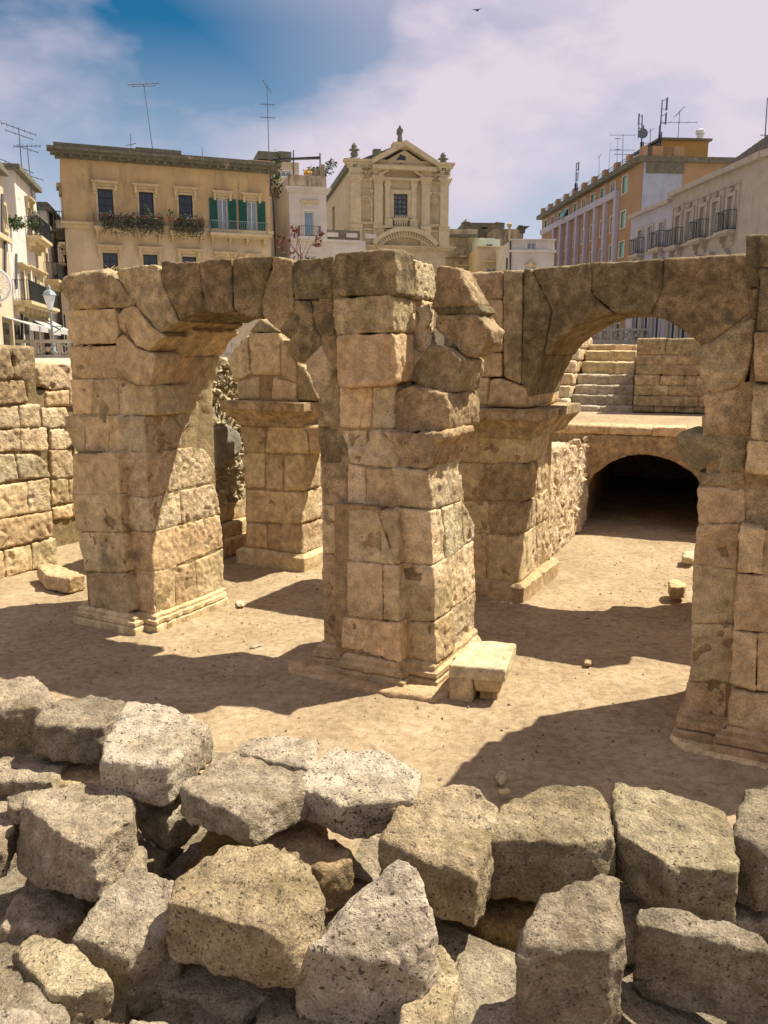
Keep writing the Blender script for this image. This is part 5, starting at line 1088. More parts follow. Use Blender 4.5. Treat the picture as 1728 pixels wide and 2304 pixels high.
# ---- statue on the gable
sv = bpy.data.meshes.new('statue'); bs, bz = so, cz(225)
jt = [(0, 0, 0), (0, 0, .7), (.02, 0, 1.5), (0, 0, 2.2), (0, 0, 2.75), (0, 0, 3.0), (0, -.03, 3.35), (.45, -.05, 2.55), (.52, -.12, 2.0), (.25, -.35, 1.95), (-.42, -.05, 2.55), (-.52, -.05, 2.0), (-.5, -.1, 1.45)]
ed = [(0, 1), (1, 2), (2, 3), (3, 4), (4, 5), (5, 6), (4, 7), (7, 8), (8, 9), (4, 10), (10, 11), (11, 12)]
rad = [(.62, .5), (.55, .45), (.45, .36), (.42, .33), (.34, .26), (.15, .15), (.23, .25), (.2, .2), (.16, .16), (.13, .13), (.2, .2), (.17, .17), (.13, .13)]
zscale = (cz(62)-cz(225))/3.62
sv.from_pydata([(x*zscale, y*zscale, z*zscale) for x, y, z in jt], ed, []); so_ = bpy.data.objects.new('statue', sv); C.objects.link(so_)
md = so_.modifiers.new('skin', 'SKIN'); md.use_smooth_shade = True
for v, r_ in zip(sv.skin_vertices[0].data, rad): v.radius = (r_[0]*zscale, r_[1]*zscale)
sv.skin_vertices[0].data[0].use_root = True
so_.modifiers.new('sub', 'SUBSURF').levels = 2
dg = bpy.context.evaluated_depsgraph_get(); dg.update(); me = bpy.data.meshes.new_from_object(so_.evaluated_get(dg)); bpy.data.objects.remove(so_)
n = len(me.vertices); co = np.empty(n*3, np.float32); me.vertices.foreach_get('co', co); co = co.reshape(-1, 3)
an = np.arctan2(co[:, 1], co[:, 0]); low = np.clip((1.9*zscale-co[:, 2])/(1.9*zscale), 0, 1); k_ = 1+.12*low*np.sin(an*9+co[:, 2]*.8); co[:, 0] *= k_; co[:, 1] *= k_   # robe folds
me.vertices.foreach_set('co', co.ravel()); me.update(); me.polygons.foreach_set('use_smooth', np.ones(len(me.polygons), bool))
tag(link('statue', me, M['bronze'], None, CF.w(bs, .1, bz)), 'robed stone statue standing on top of the church gable', 'statue')
for p in me.polygons: p.use_smooth = True

# ---- low ruined houses right of the church
RF = Fac(990+110*.1567, 84, -2)
Rb = empty('old_house', RF.w(2, 3, PZ), 'flaking old house with black streaks just right of the church', 'building')
o = rect(RF, 'c11', 110, 225, 535, 840); o1 = rect(RF, 'c11', 255, 785, 440, 850)
wall(Rb, RF, o[0]-.5, o[1], PZ, o[3], 8, [o1], M['ruinwall']); window(Rb, RF, o1, M['trim'], M['glass'], fw=.2)
q = rect(RF, 'c11', 105, 310, 535, 345); mb = MB(); fb(mb, RF, q[0]-.4, q[1], q[2], q[3], -.5, .02); mb.build('ledge', M['mossy'], Rb)
q = rect(RF, 'c11', 105, 610, 540, 635); mb = MB(); fb(mb, RF, q[0]-.4, q[1]+.05, q[2], q[3], -.35, .02); mb.build('ledge', M['ruinwall'], Rb)
q = rect(RF, 'c11', 215, 742, 420, 762); mb = MB(); fb(mb, RF, q[0], q[1], q[2], q[3], -.3, .02); mb.build('window_cap', M['trim'], Rb)
RF2 = Fac(990+330*.1567, 92, -3)
Rc = empty('roof_block', RF2.w(4, 2, PZ), 'dark mossy roof block with a little spike behind the flaking house', 'building')
o = rect(RF2, 'c11', 330, 135, 925, 420); sl_ = rect(RF2, 'c11', 592, 198, 685, 220)
wall(Rc, RF2, o[0], o[1], PZ, o[3], 8, [sl_], M['mossy'], rev=7.9)
for k, (x0, x1, y0) in enumerate(((325, 430, 122), (800, 835, 126), (840, 878, 132), (882, 920, 138))):
    q = rect(RF2, 'c11', x0, y0, x1, 150); mb = MB(); fb(mb, RF2, q[0], q[1], o[3]+.002, q[3], -.1, 1.2); mb.build('merlon', M['mossy'], Rc)
q = rect(RF2, 'c11', 360, 72, 395, 122); mb = MB(); mb.tube(RF2.w((q[0]+q[1])/2, .5, q[2]), RF2.w((q[0]+q[1])/2, .5, q[3]), .3, .02, 6); mb.build('spike', M['mossy'], Rc)
RF3 = Fac(990+770*.1567, 88, -3)
Rd = empty('old_house', RF3.w(2, 2, PZ), 'crumbling streaked wall top with an overhanging corner cornice', 'building')
o = rect(RF3, 'c11', 770, 225, 1195, 420); wall(Rd, RF3, o[0], o[1], PZ, o[3], 7, [], M['ruinwall'])
q = rect(RF3, 'c11', 1120, 205, 1262, 240); mb = MB(); fb(mb, RF3, q[0], q[1], q[2]+.3, q[3], -.7, 1); fb(mb, RF3, q[0]+.2, q[1]-.35, q[2]-.3, q[2]+.297, -.4, 1); mb.build('corner_cornice', M['mossy'], Rd)
q = rect(RF3, 'c11', 1130, 170, 1190, 210); mb = MB(); fb(mb, RF3, q[0], q[1], q[2], q[3], .0, .6); mb.build('chimney', M['mossy'], Rd)
for x0, x1, y0 in ((980, 1000, 200),): 
    q = rect(RF3, 'c11', x0, y0, x1, 380); mb = MB(); mb.tube(RF3.w((q[0]+q[1])/2, -.15, q[2]), RF3.w((q[0]+q[1])/2, -.15, q[3]), .12, n=8); mb.lathe(RF3.w((q[0]+q[1])/2, -.15, q[3]), [(.12, 0), (.28, .1), (.28, .3), (.1, .42)], 8); mb.build('flue_pipe', M['trim'], Rd)
RF4 = Fac(990+540*.1567, 78, -2)
Re = empty('small_house', RF4.w(2, 2, PZ), 'small cream house with a mint-green roof room between the flaking and the white house', 'building')
o = rect(RF4, 'c11', 540, 480, 1000, 830); ow = rect(RF4, 'c11', 670, 785, 815, 840)
wall(Re, RF4, o[0], o[1], PZ, o[3], 7, [ow], M['cream']); window(Re, RF4, ow, M['trim'], M['glassb'], bars=(2, 1), fw=.15)
q = rect(RF4, 'c11', 620, 682, 880, 708); mb = MB(); fb(mb, RF4, q[0], q[1], q[2], q[3], -.35, .02); mb.build('window_cap', M['trim'], Re)
q = rect(RF4, 'c11', 540, 470, 1000, 492); mb = MB(); fb(mb, RF4, q[0]-.1, q[1]+.05, q[2], q[3], -.25, .3); mb.build('coping', M['trim'], Re)
q = rect(RF4, 'c11', 545, 355, 780, 470, 2.0); od = rect(RF4, 'c11', 668, 452, 752, 490, 2.0); wall(Re, RF4, q[0], q[1], o[3]-.1, q[3], 4, [], M['aquaw'], d0=2.0, name='roof_room')
q2 = rect(RF4, 'c11', 783, 362, 870, 470, 2.0); wall(Re, RF4, q2[0], q2[1], o[3]-.1, q2[3], 3, [], M['aquaw'], d0=2.3, name='roof_room')
mb = MB(); fb(mb, RF4, od[0], od[1], q[2], od[3], 1.9, 2.01); mb.build('hatch', M['iron'], Re)
q = rect(RF4, 'c11', 568, 358, 622, 382, 1.6); mb = MB(); fb(mb, RF4, q[0], q[1], q[2], q[3], 1.3, 2.02); mb.build('air_conditioner', M['wframe'], Re)
RF5 = Fac(990+1008*.1567, 70, -1)
Rf = empty('white_house', RF5.w(3, 2, PZ), 'low white house with a small attic window in front of the orange block', 'building')
o = rect(RF5, 'c11', 1008, 385, 1640, 810); oa = rect(RF5, 'c11', 1250, 418, 1376, 520); ob = rect(RF5, 'c11', 1222, 765, 1380, 830)
wall(Rf, RF5, o[0], o[1], PZ, o[3], 8, [oa, ob], M['white']); window(Rf, RF5, oa, M['wframe'], M['glassb'], bars=(2, 1), fw=.06, sill=False); window(Rf, RF5, ob, M['white'], M['glass'], fw=.2, sill=False)
for y0, y1 in ((372, 388), (528, 562)):
    q = rect(RF5, 'c11', 1005, y0, 1645, y1); mb = MB(); fb(mb, RF5, q[0]-.05, q[1]+.1, q[2], q[3], -.25, .3); mb.build('coping', M['white'], Rf)
mb = MB(); p_ = RF5.f('c11', 1300, 715, -.1); mb.lathe(RF5.w(p_[0], -.06, p_[1]), [(.08, -.3), (.3, -.1), (.2, .1), (.05, .3)], 8); mb.lathe(RF5.w(p_[0]-.35, -.05, p_[1]-.15), [(.03, -.15), (.18, 0), (.03, .15)], 7); mb.lathe(RF5.w(p_[0]+.35, -.05, p_[1]-.15), [(.03, -.15), (.18, 0), (.03, .15)], 7); mb.build('carved_crest', M['trim'], Rf)
mb = MB()
for xx in (1012, 962):
    p0_, p1_ = RF5.f('c11', xx, 810, -.15), RF5.f('c11', xx, 400 if xx > 1000 else 640, -.15); mb.tube(RF5.w(p0_[0], -.15, p0_[1]-1), RF5.w(p1_[0], -.15, p1_[1]), .07, n=6)
mb.build('drainpipe', M['iron'], Rf)

# ---- orange apartment block
OF = Fac(1423, 75, 85.07)
Ob = empty('apartment_block', OF.w(-12, 6, PZ), 'long orange apartment block with mauve strips and aqua blinds on the right', 'building')
sF = OF.f('c12', 62, 880)[0]; zO = OF.f('c12', 400, 668)[1]
r1 = [(80, 870, 97, 960), (128, 843, 147, 932), (177, 813, 198, 905), (222, 790, 250, 878), (286, 750, 309, 850), (345, 715, 370, 820), (407, 678, 436, 790), (475, 642, 505, 755), (546, 598, 579, 720), (630, 550, 664, 672)]
r2 = [(176, 1008, 195, 1100), (229, 982, 248, 1080), (284, 960, 304, 1055), (344, 930, 367, 1030), (404, 900, 431, 1005), (474, 868, 501, 980), (545, 835, 576, 950), (619, 797, 651, 918)]
r3 = [(168, 1175, 188, 1260), (222, 1157, 243, 1245), (277, 1137, 299, 1230), (337, 1118, 360, 1210), (400, 1092, 427, 1190), (467, 1068, 494, 1170), (538, 1043, 568, 1148), (608, 1012, 640, 1130)]
zr1 = OF.f('c12', 560, 598)[1]
def orect(q):
    o = rect(OF, 'c12', *q); return o
O1 = [orect(q) for q in r1]; O2 = [orect(q) for q in r2]; O3 = [orect(q) for q in r3]
def norm(rows, k0, k1):   # one floor: shared sill and head height
    z0 = np.median([o[2] for o in rows]); z1 = np.median([o[3] for o in rows]); return [(o[0], o[1], z0, z1) for o in rows]
O1, O2, O3 = norm(O1, 0, 0), norm(O2, 0, 0), norm(O3, 0, 0)
O4 = [(a, b, PZ+.3, PZ+2.9) for a, b, _, _ in O3]
wall(Ob, OF, sF, 0, PZ, zO, 11, O1+O2+O3+O4, M['orange'])
for row, pat in ((O1, 'abadabaaba'), (O2, 'babadgba'), (O3, 'bbbaaaaa'), (O4, 'gggggggg')):
    for o, ch in zip(row, pat):
        window(Ob, OF, o, M['wframe'], {'a': M['aqua'], 'b': M['glassb'], 'd': M['glassg'], 'g': M['glass']}[ch], bars=(1, 1) if ch != 'a' else None, fw=.07, rev=.16)
o = O1[3]; mb = MB(); mb.hexa([OF.w(o[0], -.02, o[3]), OF.w(o[1], -.02, o[3]), OF.w(o[1], .02, o[3]), OF.w(o[0], .02, o[3]), OF.w(o[0], -.75, o[2]+.5), OF.w(o[1], -.75, o[2]+.5), OF.w(o[1], -.71, o[2]+.5), OF.w(o[0], -.71, o[2]+.5)]); mb.build('tilted_shutter', M['aqua'], Ob)
for k, x in enumerate((155, 205, 258, 316, 377, 444, 512, 586)):
    s = OF.f('c12', x, 1000)[0]; mb = MB(); fb(mb, OF, s-.28, s+.28, PZ, zr1-1.05-.6, -.35, .02); mb.build('facade_strip', M['mauve'], Ob)
zq = OF.f('c12', 585, 765)[1]; mb = MB(); fb(mb, OF, sF+.6, OF.f('c12', 592, 900)[0]+.3, zr1-1.649, zr1-1.05, -.4, .02); mb.build('facade_band', M['mauve'], Ob)
mb = MB(); fb(mb, OF, sF-.5, .3, zO, zO+.45, -.6, 11); mb.build('eaves', M['mossy'], Ob)
for k in range(11):
    s = sF+.2+(-.3-sF)*k/10; mb = MB(); fb(mb, OF, s-.35, s+.35, zO+.452, zO+1.25, -.2, .25); mb.build('parapet_post', M['orange'], Ob)
mb = MB()
for z in (zO+.75, zO+.95, zO+1.15): mb.tube(OF.w(sF, 0, z), OF.w(0, 0, z), .03, n=4)
mb.build('roof_railing', M['steel'], Ob)
EF = Frame(OF.w(0, 0, 0)[:2], R(-4.93)); se = EF.f('c12', 1050, 560)[0]
mb = MB(); fb(mb, EF, .06, se, PZ, zO-.02, -.06, -.004); mb.build('end_wall', M['bluegrey'], Ob); mb = MB(); fb(mb, EF, .3, se+.05, zO-.9, zO+.44, -.2, -.062); mb.build('end_band', M['mossy'], Ob)
for x in (880, 1030): s = EF.f('c12', x, 410)[0]; mb = MB(); fb(mb, EF, s-.45, s+.45, zO+.46, zO+1.3, .0, .4); mb.build('parapet_post', M['orange'], Ob)
mb = MB()
for z in (zO+.7, zO+.95, zO+1.2): mb.tube(EF.w(.3, .2, z), EF.w(se, .2, z), .03, n=4)
mb.build('roof_railing', M['steel'], Ob)
T0 = EF.f('c12', 905, 300, 3.0); T1 = EF.f('c12', 1240, 300, 3.0); mb = MB(); fb(mb, EF, T0[0], T1[0], PZ, T0[1], 3.0, 9); tw = mb.build('stair_tower', M['ochre2'], Ob)
mb = MB(); fb(mb, EF, T0[0]-.3, T1[0]+.25, T0[1]+.002, T0[1]+.2, 2.8, 9.2); mb.hexa([EF.w(a, b, z) for z, a, b in ((zO+.5, .4, 3.1), (zO+.5, T0[0], 3.1), (zO+.5, T0[0], 8), (zO+.5, .4, 8), (zO+1.0, .4, 3.1), (T0[1], T0[0], 3.1), (T0[1], T0[0], 8), (zO+1.0, .4, 8))]); mb.build('tower_roof', M['mossy'], tw)

# ---- cream palazzo on the far right
PF2 = Fac(1665, 45, 85.07)
Pb = empty('palazzo', PF2.w(-7, 4, PZ), 'pale stone palazzo with tall balcony windows at the right edge, its corner rounded', 'building')
sFp = PF2.f('c12', 690, 900)[0]; sM = PF2.f('c12', 975, 850)[0]; zPp = PF2.f('c12', 1100, 655)[1]
wn_ = [(742, 940, 772, 1110), (810, 912, 842, 1060), (890, 885, 922, 1060)]; wn2 = [(1008, 832, 1042, 1045), (1085, 805, 1127, 975), (1180, 770, 1218, 1000), (1270, 740, 1312, 915), (1375, 700, 1415, 950)]
PA = [rect(PF2, 'c12', *q) for q in wn_]; PB = [rect(PF2, 'c12', *q) for q in wn2]
zsA = np.median([o[2] for o in PA]); zhA = np.median([o[3] for o in PA]); zhB = np.median([o[3] for o in PB]); zsB = np.median([o[2] for o in PB])
PA = [(o[0], o[1], zsA, zhA) for o in PA]; PB = [(o[0], o[1], zsB, zhB) for o in PB]
low = [(o[0]-.2, o[1]+.2, PZ+.1, PZ+2.9) for o in PA+PB]
wall(Pb, PF2, sFp, sM-.002, PZ, zPp-.3, 9, PA+low[:3], M['lav'], name='far_wall'); wall(Pb, PF2, sM, 0, PZ, zPp, 9, PB+low[3:], M['taupe'])
for o in PA: window(Pb, PF2, o, M['taupe'], M['glassg'], bars=(2, 3), fw=.16)
for o in PB:
    window(Pb, PF2, o, M['taupe'], M['glassb'], bars=(2, 3), fw=.2, proud=.1)
    mb = MB(); fb(mb, PF2, o[0]-.55, o[1]+.55, o[3]+.55, o[3]+.62, -.06, .02); fb(mb, PF2, o[0]-.55, o[0]-.5, o[2]-.6, o[3]+.55, -.05, .02); fb(mb, PF2, o[1]+.5, o[1]+.55, o[2]-.6, o[3]+.55, -.05, .02); mb.lathe(PF2.w((o[0]+o[1])/2, -.1, o[3]+.35), [(.05, -.12), (.25, 0), (.05, .14)], 8); mb.build('panel_moulding', M['taupe'], Pb)
    mb = MB(); zq = o[2]-1.5; mb.prism([PF2.w(o[0]-.4, -.3, zq), PF2.w(o[1]+.4, -.3, zq), PF2.w((o[0]+o[1])/2, -.3, zq+.6)], [PF2.w(o[0]-.4, .02, zq), PF2.w(o[1]+.4, .02, zq), PF2.w((o[0]+o[1])/2, .02, zq+.6)]); mb.build('gable_cap', M['taupe'], Pb)
for o in low: window(Pb, PF2, o, M['taupe'], M['glass'], bars=(2, 1), fw=.2, sill=False, name='shop_window')
for o in (PA[0], PA[2], PB[0], PB[2], PB[4]): balcony(Pb, PF2, (o[0]-.45, o[1]+.45, o[2]-.02, o[2]+1.0), M['taupe'], M['iron'], proj=.55, brk=True)
mb = MB(); fb(mb, PF2, sM, .0, zPp, zPp+.3, -.35, 9); fb(mb, PF2, sFp, sM, zPp-.3, zPp-.05, -.3, 9); mb.build('eaves', M['taupe'], Pb)
# stepped tiled roof edge above the near wall
n = 15
for k in range(n):
    s = sM+1.2+(-sM-1.2)*k/n; h_ = .45+1.1*(k/n); mb = MB(); mb.hexa([PF2.w(s, .9, zPp+.3), PF2.w(s+(-sM-1.2)/n*.93, .9, zPp+.3), PF2.w(s+(-sM-1.2)/n*.93, 6, zPp+.3), PF2.w(s, 6, zPp+.3), PF2.w(s, 1.3, zPp+.3+h_), PF2.w(s+(-sM-1.2)/n*.93, 1.3, zPp+.3+h_+.05), PF2.w(s+(-sM-1.2)/n*.93, 6, zPp+.9+h_), PF2.w(s, 6, zPp+.9+h_)]); mb.build('roof_section', M['tile'], Pb)
# rounded corner and street face towards the right
QF = Frame(PF2.w(0, 0, 0)[:2], R(85.07-90+30)); mb = MB()
cpts = [PF2.w(0, 0, 0)]; ang = R(85.07)
prev = np.array(PF2.w(0, 0, 0)); dirs = [85, 70, 52, 34, 16, 0]; P_ = [prev]
for a in dirs: prev = prev+np.array([math.cos(R(a)), -math.sin(R(a)), 0])*(.9 if a else 14); P_.append(prev)
bk = [p+np.array([6, 6, 0]) for p in P_]
for i in range(len(P_)-1):
    mb.add([P_[i]+np.array([0, 0, PZ]), P_[i+1]+np.array([0, 0, PZ]), P_[i+1]+np.array([0, 0, zPp]), P_[i]+np.array([0, 0, zPp])], [(0, 1, 2, 3)])
mb.build('corner_wall', M['taupe'], Pb)
mb = MB()
for i in range(len(P_)-1):
    a, b = P_[i], P_[i+1]; t = (b-a)/np.linalg.norm(b-a); nrm = np.array([t[1], -t[0], 0])*1.0; nrm = -np.array([-t[1], t[0], 0])*.35
    mb.hexa([q+np.array([0, 0, z]) for z in (zPp+.003, zPp+.33) for q in (a+nrm, b+nrm, b-nrm*8, a-nrm*8)])
mb.build('corner_eaves', M['taupe'], Pb)
for k in range(16):   # rusticated courses on the corner
    mb = MB(); z = PZ+.3+k*.62
    if z+.55 > zPp: break
    for i in (2, 3, 4):
        a, b = P_[i], P_[i+1]; t = (b-a)/np.linalg.norm(b-a); nrm = -np.array([-t[1], t[0], 0])*.06
        mb.hexa([q+np.array([0, 0, zz]) for zz in (z, z+.55) for q in (a+nrm, b+nrm, b-nrm*.5, a-nrm*.5)])
    mb.build('quoin_course', M['taupe'], Pb)

# ---- street of houses on the left
LF = Frame((ray(0, 790)[0]/ray(0, 790)[1]*42, 42), math.atan2(-.975, -.222))
def lf(x, y, d=0): return LF.f('c13', x, y, d)
def lrect(*q): return rect(LF, 'c13', *q)
def house(label, x0, x1, yt_, xt, mat, wins, d0=0.0, name='town_house', depth=9, crn=True):
    s0, s1 = lf(x0, 1400, d0)[0], lf(x1, 1400, d0)[0]; z1 = lf(xt, yt_, d0)[1]
    h = empty(name, LF.w((s0+s1)/2, d0+3, PZ), label, 'building', 'houses along the left street')
    ws = [rect(LF, 'c13', *q, d0) for q in wins]; wall(h, LF, s0, s1, PZ, z1, depth, ws, mat, d0=d0)
    for o in ws: window(h, LF, o, M['trim'], M['glass'], d0=d0, bars=(2, 3), bar_mat=M['iron'], fw=.16, rev=.22)
    if crn: mb = MB(); fb(mb, LF, s0-.1, s1+.1, z1+.002, z1+.25, d0-.35, d0+depth); fb(mb, LF, s0, s1, z1+.252, z1+.55, d0-.15, d0+depth-.2); mb.build('eaves', M['mossy'], h)
    return h, s0, s1, z1, ws
H1, a0_, a1_, za_, wa = house('grey house with a drainpipe cut off by the left edge', -120, 88, 560, 40, M['cream'], [(25, 800, 55, 1010), (-40, 1390, -10, 1640), (82, 1380, 108, 1560)][:2])
mb = MB()
for x, y0, y1 in ((20, 700, 1080), (45, 1120, 1400)): p0_, p1_ = lf(x, y0, -.12), lf(x, y1, -.12); mb.tube(LF.w(p0_[0], -.12, p0_[1]), LF.w(p1_[0], -.12, p1_[1]), .08, n=6)
mb.build('drainpipe', M['iron'], H1)
zz1, zz0 = lf(60, 1120)[1], lf(60, 1100)[1]; mb = MB(); fb(mb, LF, a0_, a1_, zz1-.1, zz1+.15, -.25, .02); mb.build('string_course', M['trim'], H1)
H2, b0_, b1_, zb_, wb = house('tall whitewashed house with a long iron balcony over grey awnings on the left', 90, 322, 1060, 190, M['white'], [(178, 1390, 214, 1660), (243, 1405, 272, 1660), (308, 1432, 336, 1680), (356, 1452, 384, 1690)], crn=False)
su0, su1 = lf(142, 800)[0], lf(322, 800)[0]; zu = lf(230, 600)[1]; wu = lrect(242, 825, 274, 1080)
wall(H2, LF, su0, su1, zb_-.3, zu, 6, [wu], M['white'], name='upper_wall', d0=-.01); window(H2, LF, wu, M['trim'], M['glass'], d0=-.01, bars=(2, 3), bar_mat=M['iron']); cap(H2, LF, wu, M['trim'])
mb = MB(); fb(mb, LF, su0-.3, su1+.1, zu+.002, zu+.3, -.4, 6.2); mb.build('eaves', M['mossy'], H2)
balcony(H2, LF, (wu[0]-.9, wu[1]+1.8, wu[2]-.02, wu[2]+1.05), M['trim'], M['iron'], proj=.9)
zz = wb[0][2]; balcony(H2, LF, (b0_+.1, b1_+2.0, zz-.02, zz+1.05), M['trim'], M['iron'], proj=.95)
for o in wb: cap(H2, LF, o, M['trim'], br=False, up=.25)
for x, y0, y1 in ((290, 700, 990), (145, 1230, 1540), (195, 1700, 2000)): p0_, p1_ = lf(x, y0, -.12), lf(x, y1, -.12); mb = MB(); mb.tube(LF.w(p0_[0], -.12, p0_[1]), LF.w(p1_[0], -.12, p1_[1]), .07, n=6); mb.build('drainpipe', M['iron'], H2)
for q in ((30, 1850, 75, 2040), (135, 1865, 170, 2040), (220, 1800, 250, 2040), (300, 1830, 340, 2040), (390, 1860, 430, 2040)):
    o = lrect(*q); mb = MB(); fb(mb, LF, o[0], o[1], PZ+.02, o[3], -.06, -.01); mb.build('shop_door', M['glass'], H2)
def awning(x0, x1, y, drop, label):
    s0, s1 = lf(x0, y)[0], lf(x1, y)[0]; z = lf((x0+x1)/2, y)[1]; mb = MB()
    mb.hexa([LF.w(s0, -.02, z-.05), LF.w(s1, -.02, z-.05), LF.w(s1, -1.3, z-drop), LF.w(s0, -1.3, z-drop), LF.w(s0, -.02, z), LF.w(s1, -.02, z), LF.w(s1, -1.3, z-drop+.05), LF.w(s0, -1.3, z-drop+.05)]); fb(mb, LF, s0, s1, z-drop-.25, z-drop-.002, -1.32, -1.27)
    return tag(mb.build('awning', M['grey_awn']), label, 'awning', 'shop awnings')
awning(15, 105, 1790, .45, 'small grey awning nearest the left edge'); awning(118, 205, 1810, .45, 'small grey awning second from the left edge')
awning(225, 330, 1790, .8, 'long grey shop awning, nearer half'); awning(333, 440, 1800, .8, 'long grey shop awning, farther half')
H3, *_r = house('cream house with a roof terrace beyond the whitewashed house', 326, 445, 1000, 385, M['cream'], [(402, 1225, 428, 1460), (465, 1770, 490, 1960)][:1])
o3 = _r[3][0]; balcony(H3, LF, (o3[0]-.8, o3[1]+2.5, o3[2]-.02, o3[2]+1.05), M['trim'], M['iron'])
s3 = lf(325, 880)[0]; mb = MB(); fb(mb, LF, _r[0], _r[0]+4.5, _r[2]+.56, _r[2]+2.3, 2.0, 5); mb.build('roof_room', M['mossy'], H3)
H4, *_q = house('tall pale house farther up the left street', 446, 528, 905, 470, M['white'], [(475, 1090, 503, 1320)])
o4 = _q[3][0]; balcony(H4, LF, (o4[0]-.8, o4[1]+1.2, o4[2]-.02, o4[2]+1.05), M['trim'], M['iron']); cap(H4, LF, o4, M['trim'])
EFr = Fac(525*.2532, 82, -12); He = empty('town_house', EFr.w(2, 2, PZ), 'plain cream house wall closing the left street', 'building', 'houses along the left street')
q = rect(EFr, 'c13', 525, 925, 800, 1900); dq = rect(EFr, 'c13', 540, 1760, 590, 2000)
wall(He, EFr, q[0]-2, q[1], PZ, q[3], 8, [(dq[0], dq[1], PZ+.1, dq[3])], M['cream']); window(He, EFr, (dq[0], dq[1], PZ+.1, dq[3]), M['trim'], M['glass'], sill=False, fw=.25, name='doorway'); mb = MB(); fb(mb, EFr, q[0]-2, q[1], q[3]+.002, q[3]+.2, -.3, 8); mb.build('eaves', M['trim'], He)
for lab, x, y, n in (('roof-terrace shrub on the whitewashed house', 140, 940, 160), ('plants on the high balcony of the whitewashed house', 290, 955, 120), ('plants hanging from the cream house terrace', 355, 1000, 100)):
    p_ = lf(x, y, -.3); foliage('balcony_plant', M['leaf'], None, [(LF.w(p_[0], -.3, p_[1]), (.6, .4, .35), n, .13, .15)], lab, 'plant', 'plants on the left houses')

# ---- street lamp and wheel-shaped festival light
lp = ony('c13', 478, 1985, 46.5); lt = ony('c13', 430, 1500, 46.5); lx, ly = float(lt[0]), 46.5; lz0, lz1 = PZ, float(lt[2])
Lm = empty('street_lamp', (lx, ly, PZ), 'grey iron street lamp with a glass lantern by the left balustrade', 'street lamp')
zA_ = lz1-1.35
mb = MB(); mb.lathe((lx, ly, lz0), [(.22, 0), (.22, .3), (.14, .4), (.16, .7), (.07, .9), (.055, 2.2), (.09, 2.3), (.045, 2.45), (.04, zA_-lz0-.05), (.1, zA_-lz0)], 10); mb.build('post', M['ironb'], Lm, smooth=True)
mb = MB(); mb.lathe((lx, ly, zA_), [(.12, 0), (.34, .75), (.33, .76)], 6); mb.build('lantern', M['lampglass'], Lm)
mb = MB(); mb.lathe((lx, ly, zA_+.77), [(.4, 0), (.3, .18), (.12, .3), (.1, .42), (.02, .58)], 6); mb.build('lantern_cap', M['ironb'], Lm)
mb = MB(); mb.tube((lx, ly, zA_-.9), (lx+.8, ly, zA_-.9), .025, n=5); mb.tube((lx, ly, zA_-1.3), (lx+.6, ly, zA_-.92), .02, n=5); mb.build('bracket', M['iron'], Lm)
wc = ony('c13', -50, 1510, 40.0); wr = abs(float(ony('c13', 97, 1510, 40.0)[0])-float(wc[0])); Wl = empty('wheel_light', (float(wc[0]), 40, PZ), 'white wire wheel ornament at the left edge', 'ornament')
def ringm(mb, c, r, t, n=40):
    P_ = [(c[0]+r*math.cos(2*math.pi*k/n), c[1], c[2]+r*math.sin(2*math.pi*k/n)) for k in range(n)]
    for k in range(n): mb.tube(P_[k], P_[(k+1) % n], t, n=5)
mb = MB(); ringm(mb, wc, wr, .035); ringm(mb, wc, wr*.93, .02); mb.build('rim', M['whitem'], Wl)
mb = MB()
for k in range(12): a = 2*math.pi*k/12; ringm(mb, (wc[0]+wr*.68*math.cos(a), 40, wc[2]+wr*.68*math.sin(a)), wr*.22, .015, 14); mb.tube(tuple(wc), (wc[0]+wr*math.cos(a), 40, wc[2]+wr*math.sin(a)), .02, n=4)
tag(mb.build('spokes', M['whitem'], Wl), kind='stuff'); mb = MB(); mb.tube((wc[0], 40, PZ), (wc[0], 40, wc[2]-wr), .06, n=6); mb.build('pole', M['whitem'], Wl)

# ---- balustrades of the square
M['balu'] = plain('pale_balustrade_stone', (.50, .45, .36), grain=.2, scale=4, stain=(.3, .27, .21), stain_amt=.3)
def balustrade(label, fr, s0, s1, z0, zb, zr, zt, pw, mat=M['balu']):
    b = empty('balustrade', fr.w((s0+s1)/2, 0, z0), label, 'balustrade')
    mb = MB(); fb(mb, fr, s0, s1, z0, zb, -.25, .25); mb.build('base', mat, b)
    mb = MB(); fb(mb, fr, s0, s1, zr, zt, -.2, .2); mb.build('handrail', mat, b)
    n = max(1, round((s1-s0)/pw)); pw = (s1-s0)/n
    for k in range(n+1):
        s = s0+pw*k; mb = MB(); fb(mb, fr, s-.09, s+.09, zb+.002, zr-.002, -.16, .16); mb.build('post', mat, b)
    for k in range(n):
        a, c_ = s0+pw*k+.095, s0+pw*(k+1)-.095; t = .075*(zr-zb)/.7; mb = MB()
        for (p, q_) in (((a, zb), (c_, zr)), ((a, zr), (c_, zb))):
            dx, dz = q_[0]-p[0], q_[1]-p[1]; l_ = math.hypot(dx, dz); ox, oz = -dz/l_*t, dx/l_*t; dd = .06 if q_[1] > p[1] else .055
            P4 = [(p[0]+ox, p[1]+oz), (p[0]-ox, p[1]-oz), (q_[0]-ox, q_[1]-oz), (q_[0]+ox, q_[1]+oz)]
            P4 = [(min(max(x, a), c_), min(max(z, zb+.003), zr-.003)) for x, z in P4]
            mb.prism([fr.w(x, -dd, z) for x, z in P4], [fr.w(x, dd, z) for x, z in P4])
        mb.lathe(fr.w((a+c_)/2, 0, (zb+zr)/2), [(.02, -.16), (.14, -.08), (.14, .08), (.02, .16)], 8)
        mb.build('cross_panel', mat, b)
    return b
